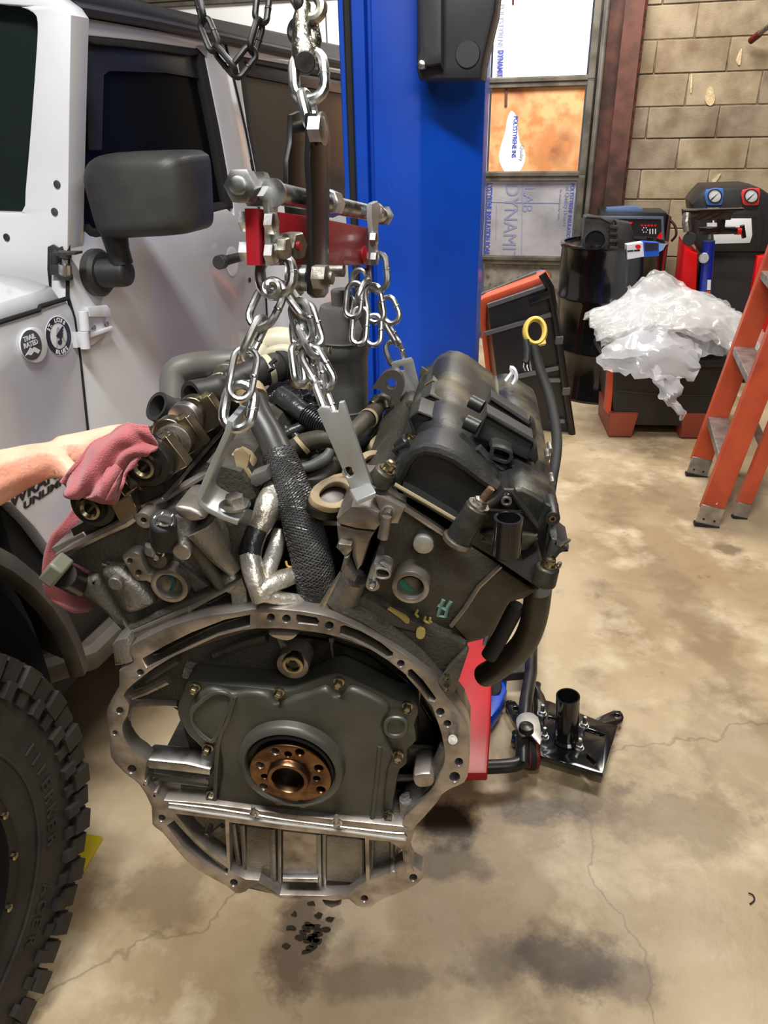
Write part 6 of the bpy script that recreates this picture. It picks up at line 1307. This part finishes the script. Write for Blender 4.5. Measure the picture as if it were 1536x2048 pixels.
def one(par,x0,y0,x1,y1,z,W=.0245,r=.0034,m=zinc,face=0,tilt=0):
    a=P(x0,y0,z) if not isinstance(z,tuple) else P(x0,y0,z[0]); b=P(x1,y1,z if not isinstance(z,tuple) else z[1]); L=(b-a).length
    d=linkobj((round(L,4),W,r,m.name),L,W,r,m); side=CR if face==0 else CF
    return putlink(par,d,(a+b)/2,b-a,Matrix.Rotation(tilt,3,(b-a).normalized())@side)
ch1=empty('lifting_chain',P(480,860,.68),'zinc chain from the leveler near end down to the left bracket by the cam','chain','leg chains of the load leveler')
one(ch1,548,498,556,602,.655,.040,.0048,zinc,0,.25)
one(ch1,556,560,508,662,.66,.036,.0036,zinc,0,.5); one(ch1,531,628,486,724,(.662,.665),.022,.0034,zinc,1,.35); one(ch1,497,690,474,806,.668,.027,.0032,zinc,0,-.1)
one(ch1,488,758,468,868,.677,.036,.0048,zinc,0,.15)
q_=P(546,580,.645); MB().tube(sm([tuple(q_+CR*(.0085*math.cos(t)*(1-t/16))+CU*(.0085*math.sin(t)*(1-t/16))-CF*.0012*t) for t in [i*.7 for i in range(15)]],2,False),.0034,8).obj('spiral_link',zinc,ch1)
ch2=empty('lifting_chain',P(668,860,.74),'zinc chain from the leveler near end down to the plate bracket on the right head','chain','leg chains of the load leveler')
one(ch2,560,562,618,640,.665,.022,.0034,zinc,1,.5); one(ch2,592,595,616,690,.668,.024,.0034,zinc,0,.5); one(ch2,604,598,636,700,.672,.022,.0034,zinc,0,-.4)
one(ch2,600,640,640,720,.67,.021,.0034,zinc,1,.8); one(ch2,610,690,662,782,(.672,.674),.024,.0034,zinc,0,.2); one(ch2,628,700,646,800,.68,.022,.0034,zinc,0,1.0)
one(ch2,636,762,672,856,(.675,.66),.022,.0034,zinc,1,.5)
one(ch2,592,630,598,700,.672,.022,.0034,zinc,0,.9); one(ch2,590,685,602,776,.672,.022,.0034,zinc,1,.5); one(ch2,606,700,616,770,.682,.022,.0034,zinc,0,.4)
ch3=empty('lifting_chain',P(790,730,1.05),'zinc chain from the leveler far end to the rear bracket by the black valve cover','chain','leg chains of the load leveler')
one(ch3,752,502,760,588,.96,.036,.0042,zinc,0,.6); one(ch3,712,535,728,580,.97,.03,.004,zinc,0,.5)
one(ch3,742,565,756,650,.965,.028,.0036,zinc,0,.3); one(ch3,748,625,746,696,.965,.026,.0036,zinc,0,.1)
one(ch3,766,590,792,650,.98,.028,.0036,zinc,0,.3); one(ch3,768,640,800,694,.99,.024,.0036,zinc,1,.4); one(ch3,780,678,800,736,1.0,.028,.0036,zinc,0,-.1)
ch4=empty('lifting_chain',P(700,700,1.06),'zinc chain from the leveler far end going down behind the grey canister','chain','leg chains of the load leveler')
one(ch4,740,556,714,612,.965,.024,.0036,zinc,1,.4); one(ch4,712,560,704,640,.965,.028,.0036,zinc,0,.3); one(ch4,722,610,716,694,.965,.026,.0036,zinc,0,.2); one(ch4,700,590,688,650,.99,.028,.0036,zinc,0,.9); one(ch4,698,640,676,690,1.0,.026,.0036,zinc,0,.7)
one(ch4,682,668,662,716,1.01,.026,.0036,zinc,1,.4)
# hoist hook assembly and its slack chain
zh=(LP(620,240)-CP).dot(CF)
hkk=empty('hoist_hook',P(610,140,zh),'galvanised hoist hook with heavy links holding the load leveler','hook')
hd_=mat('worn_galvanised_hook',(.40,.38,.33),.35,1,c2=(.14,.12,.09),sc=60,bump=.5,bsc=200)
one(hkk,614,92,622,212,zh,.040,.0055,zinc,0,.15); one(hkk,606,176,630,272,zh,.026,.0048,zinc,1,.5)
MB().tube([P(608,8,zh),P(602,40,zh),P(604,80,zh),P(609,108,zh),P(612,135,zh)],[.007,.0085,.010,.0135,.012],12,ell=.8).obj('clevis',hd_,hkk,ang=70)
MB().tube([P(622,30,zh+.01),P(626,80,zh+.012),P(620,120,zh+.01)],[.006,.009,.008],10).obj('clevis_arm',hd_,hkk,ang=70)
MB().cyl(P(610,124,zh-.022),P(613,128,zh+.02),.0095,n=16).obj('clevis_pin',dark_steel,hkk,bevel=.001)
one(hkk,592,-40,640,44,zh,.030,.0055,zinc_old,0,.2); one(hkk,604,-20,600,30,zh,.02,.005,dark_steel,1,.3); one(hkk,590,36,598,86,zh+.02,.024,.005,dark_steel,0,.7)
chain(hkk,[(610,-10,zh),(604,-330,zh+.05)],L=.05,W=.03,r=.005,m=zinc_old)
ch5=empty('hoist_chain',P(480,150,.78),'dark slack chain hanging in a loop in front of the car roof','chain')
chb=mat('blackened_chain',(.05,.05,.052),.4,.7,c2=(.03,.03,.03),sc=60)
chain(ch5,[(382,-330,.80),(384,-60,.80),(398,10,.80),(418,80,.80),(440,112,.80),(474,150,.80),(486,140,.80),(502,108,.80),(520,50,.80),(528,-20,.80),(532,-330,.80)],L=.041,W=.020,r=.0034,m=chb,tilt=.5)
# ================= person's forearm and hand, with the shop rag =================
def skinned(name,nodes,edges,m,parent=None,sub=2):
    vs=[P(*n[:3]) for n in nodes]; off=vs[0].copy()
    me=bpy.data.meshes.new(name); me.from_pydata([p-off for p in vs],edges,[]); o=bpy.data.objects.new(name,me); COL.objects.link(o); o.location=off
    md=o.modifiers.new('sk','SKIN'); md.use_smooth_shade=True; md.branch_smoothing=.6
    for i,n in enumerate(nodes): 
        me.skin_vertices[0].data[i].radius=(n[3],n[4] if len(n)>4 else n[3]); 
    me.skin_vertices[0].data[0].use_root=True
    q=o.modifiers.new('su','SUBSURF'); q.levels=1; q.render_levels=1; rm=o.modifiers.new('rm','REMESH'); rm.mode='VOXEL'; rm.voxel_size=.0026; rm.use_smooth_shade=True; s_=o.modifiers.new('sm','SMOOTH'); s_.factor=.5; s_.iterations=9; me.materials.append(m)
    return o
N=[(-330,1075,0.670,0.0419),(-160,1010,0.700,0.0388),(-20,962,0.740,0.0315),(55,926,0.770,0.0274),(100,910,0.785,0.0240,0.0275),
   (150,898,0.795,0.0189,0.0232),                       #5 palm root
   (198,866,0.810,0.0134),(238,862,0.825,0.0108),(282,868,0.845,0.0091),(308,892,0.855,0.0082),(312,925,0.850,0.0074),   # index 6-10
   (200,886,0.805,0.0133),(240,888,0.815,0.0108),(284,900,0.830,0.0091),(300,930,0.840,0.0082),(290,960,0.840,0.0074),    # middle 11-15
   (192,912,0.800,0.0129),(230,920,0.805,0.0103),(268,938,0.815,0.0086),(278,966,0.825,0.0078),                       # ring 16-19
   (178,936,0.795,0.0120),(212,950,0.800,0.0095),(244,970,0.810,0.0079),(250,992,0.820,0.0071),                         # little 20-23
   (136,934,0.775,0.0133),(158,962,0.765,0.0111),(184,982,0.763,0.0098),(212,992,0.770,0.0081)]                       # thumb 24-27
Eg=[(0,1),(1,2),(2,3),(3,4),(4,5),(5,6),(6,7),(7,8),(8,9),(9,10),(5,11),(11,12),(12,13),(13,14),(14,15),(5,16),(16,17),(17,18),(18,19),(5,20),(20,21),(21,22),(22,23),(4,24),(24,25),(25,26),(26,27)]
per=skinned('person',N,Eg,skin); tag(per,'bare forearm and hand reaching in from the left through a red rag','person')
def cloth(rows,name,m,parent=None,k=6,amp=.003,th=.003,hem=True,fs=30,fold=.004):
    r=[sm(row,k,False) for row in rows]; cols=list(zip(*r)); cols=[sm(list(c),k,False) for c in cols]
    G_=[[P(*p) for p in c] for c in cols]
    nr_=len(G_[0]); out=[[p+CF*(amp*mnoise.noise(p*fs)*2+fold*math.sin(j*2*PI*2.5/nr_+i*.12))+CU*(amp*mnoise.noise(p*fs+V((7,3,1)))) for j,p in enumerate(c)] for i,c in enumerate(G_)]
    mb=MB(); mb.grid(out); o=mb.obj(name,m,parent,solid=th,ang=180); 
    if hem: MB().tube([c[0] for c in out],.0028,8).obj('hem',m,o)
    return o
rg=cloth([[(124,968,0.765),(146,934,0.747),(182,898,0.747),(222,866,0.760),(264,848,0.722),(298,852,0.722)],
          [(134,982,0.750),(166,950,0.727),(200,914,0.727),(238,882,0.725),(280,864,0.722),(312,876,0.722)],
          [(150,990,0.740),(182,968,0.717),(212,934,0.723),(250,900,0.725),(288,884,0.722),(312,892,0.722)],
          [(172,998,0.735),(200,984,0.715),(226,952,0.733),(246,922,0.725),(272,905,0.722),(296,905,0.722)],
          [(196,1006,0.745),(220,996,0.723),(238,966,0.725),(246,940,0.725),(262,922,0.722),(280,914,0.722)],
          [(206,1010,0.765),(226,1004,0.745),(244,980,0.725),(250,955,0.725),(262,940,0.722),(274,930,0.722)]],'shop_rag',rag_m,amp=.006,fs=38)
tag(rg,'red shop rag wrapped over the hand and draped down beside the left cylinder head','rag')
cloth([[(236,905,0.745),(220,930,0.725),(206,960,0.713),(196,990,0.715)],[(252,915,0.740),(240,940,0.723),(226,968,0.711),(212,1000,0.715)],[(246,930,0.750),(242,950,0.740),(238,975,0.730),(226,1000,0.730)]],'rag_fold',rag_m,rg,amp=.003)
cloth([[(160,985,0.885),(200,1000,0.915),(250,1010,0.945)],[(122,1036,0.875),(170,1040,0.895),(240,1060,0.945)],[(96,1086,0.865),(150,1100,0.895),(220,1110,0.945)],[(86,1140,0.865),(140,1150,0.885),(200,1160,0.935)],[(90,1180,0.870),(128,1200,0.885),(190,1210,0.935)],[(98,1196,0.875),(130,1215,0.885),(180,1225,0.925)]],'rag_tail',rag_m,rg,amp=.007,fs=24)
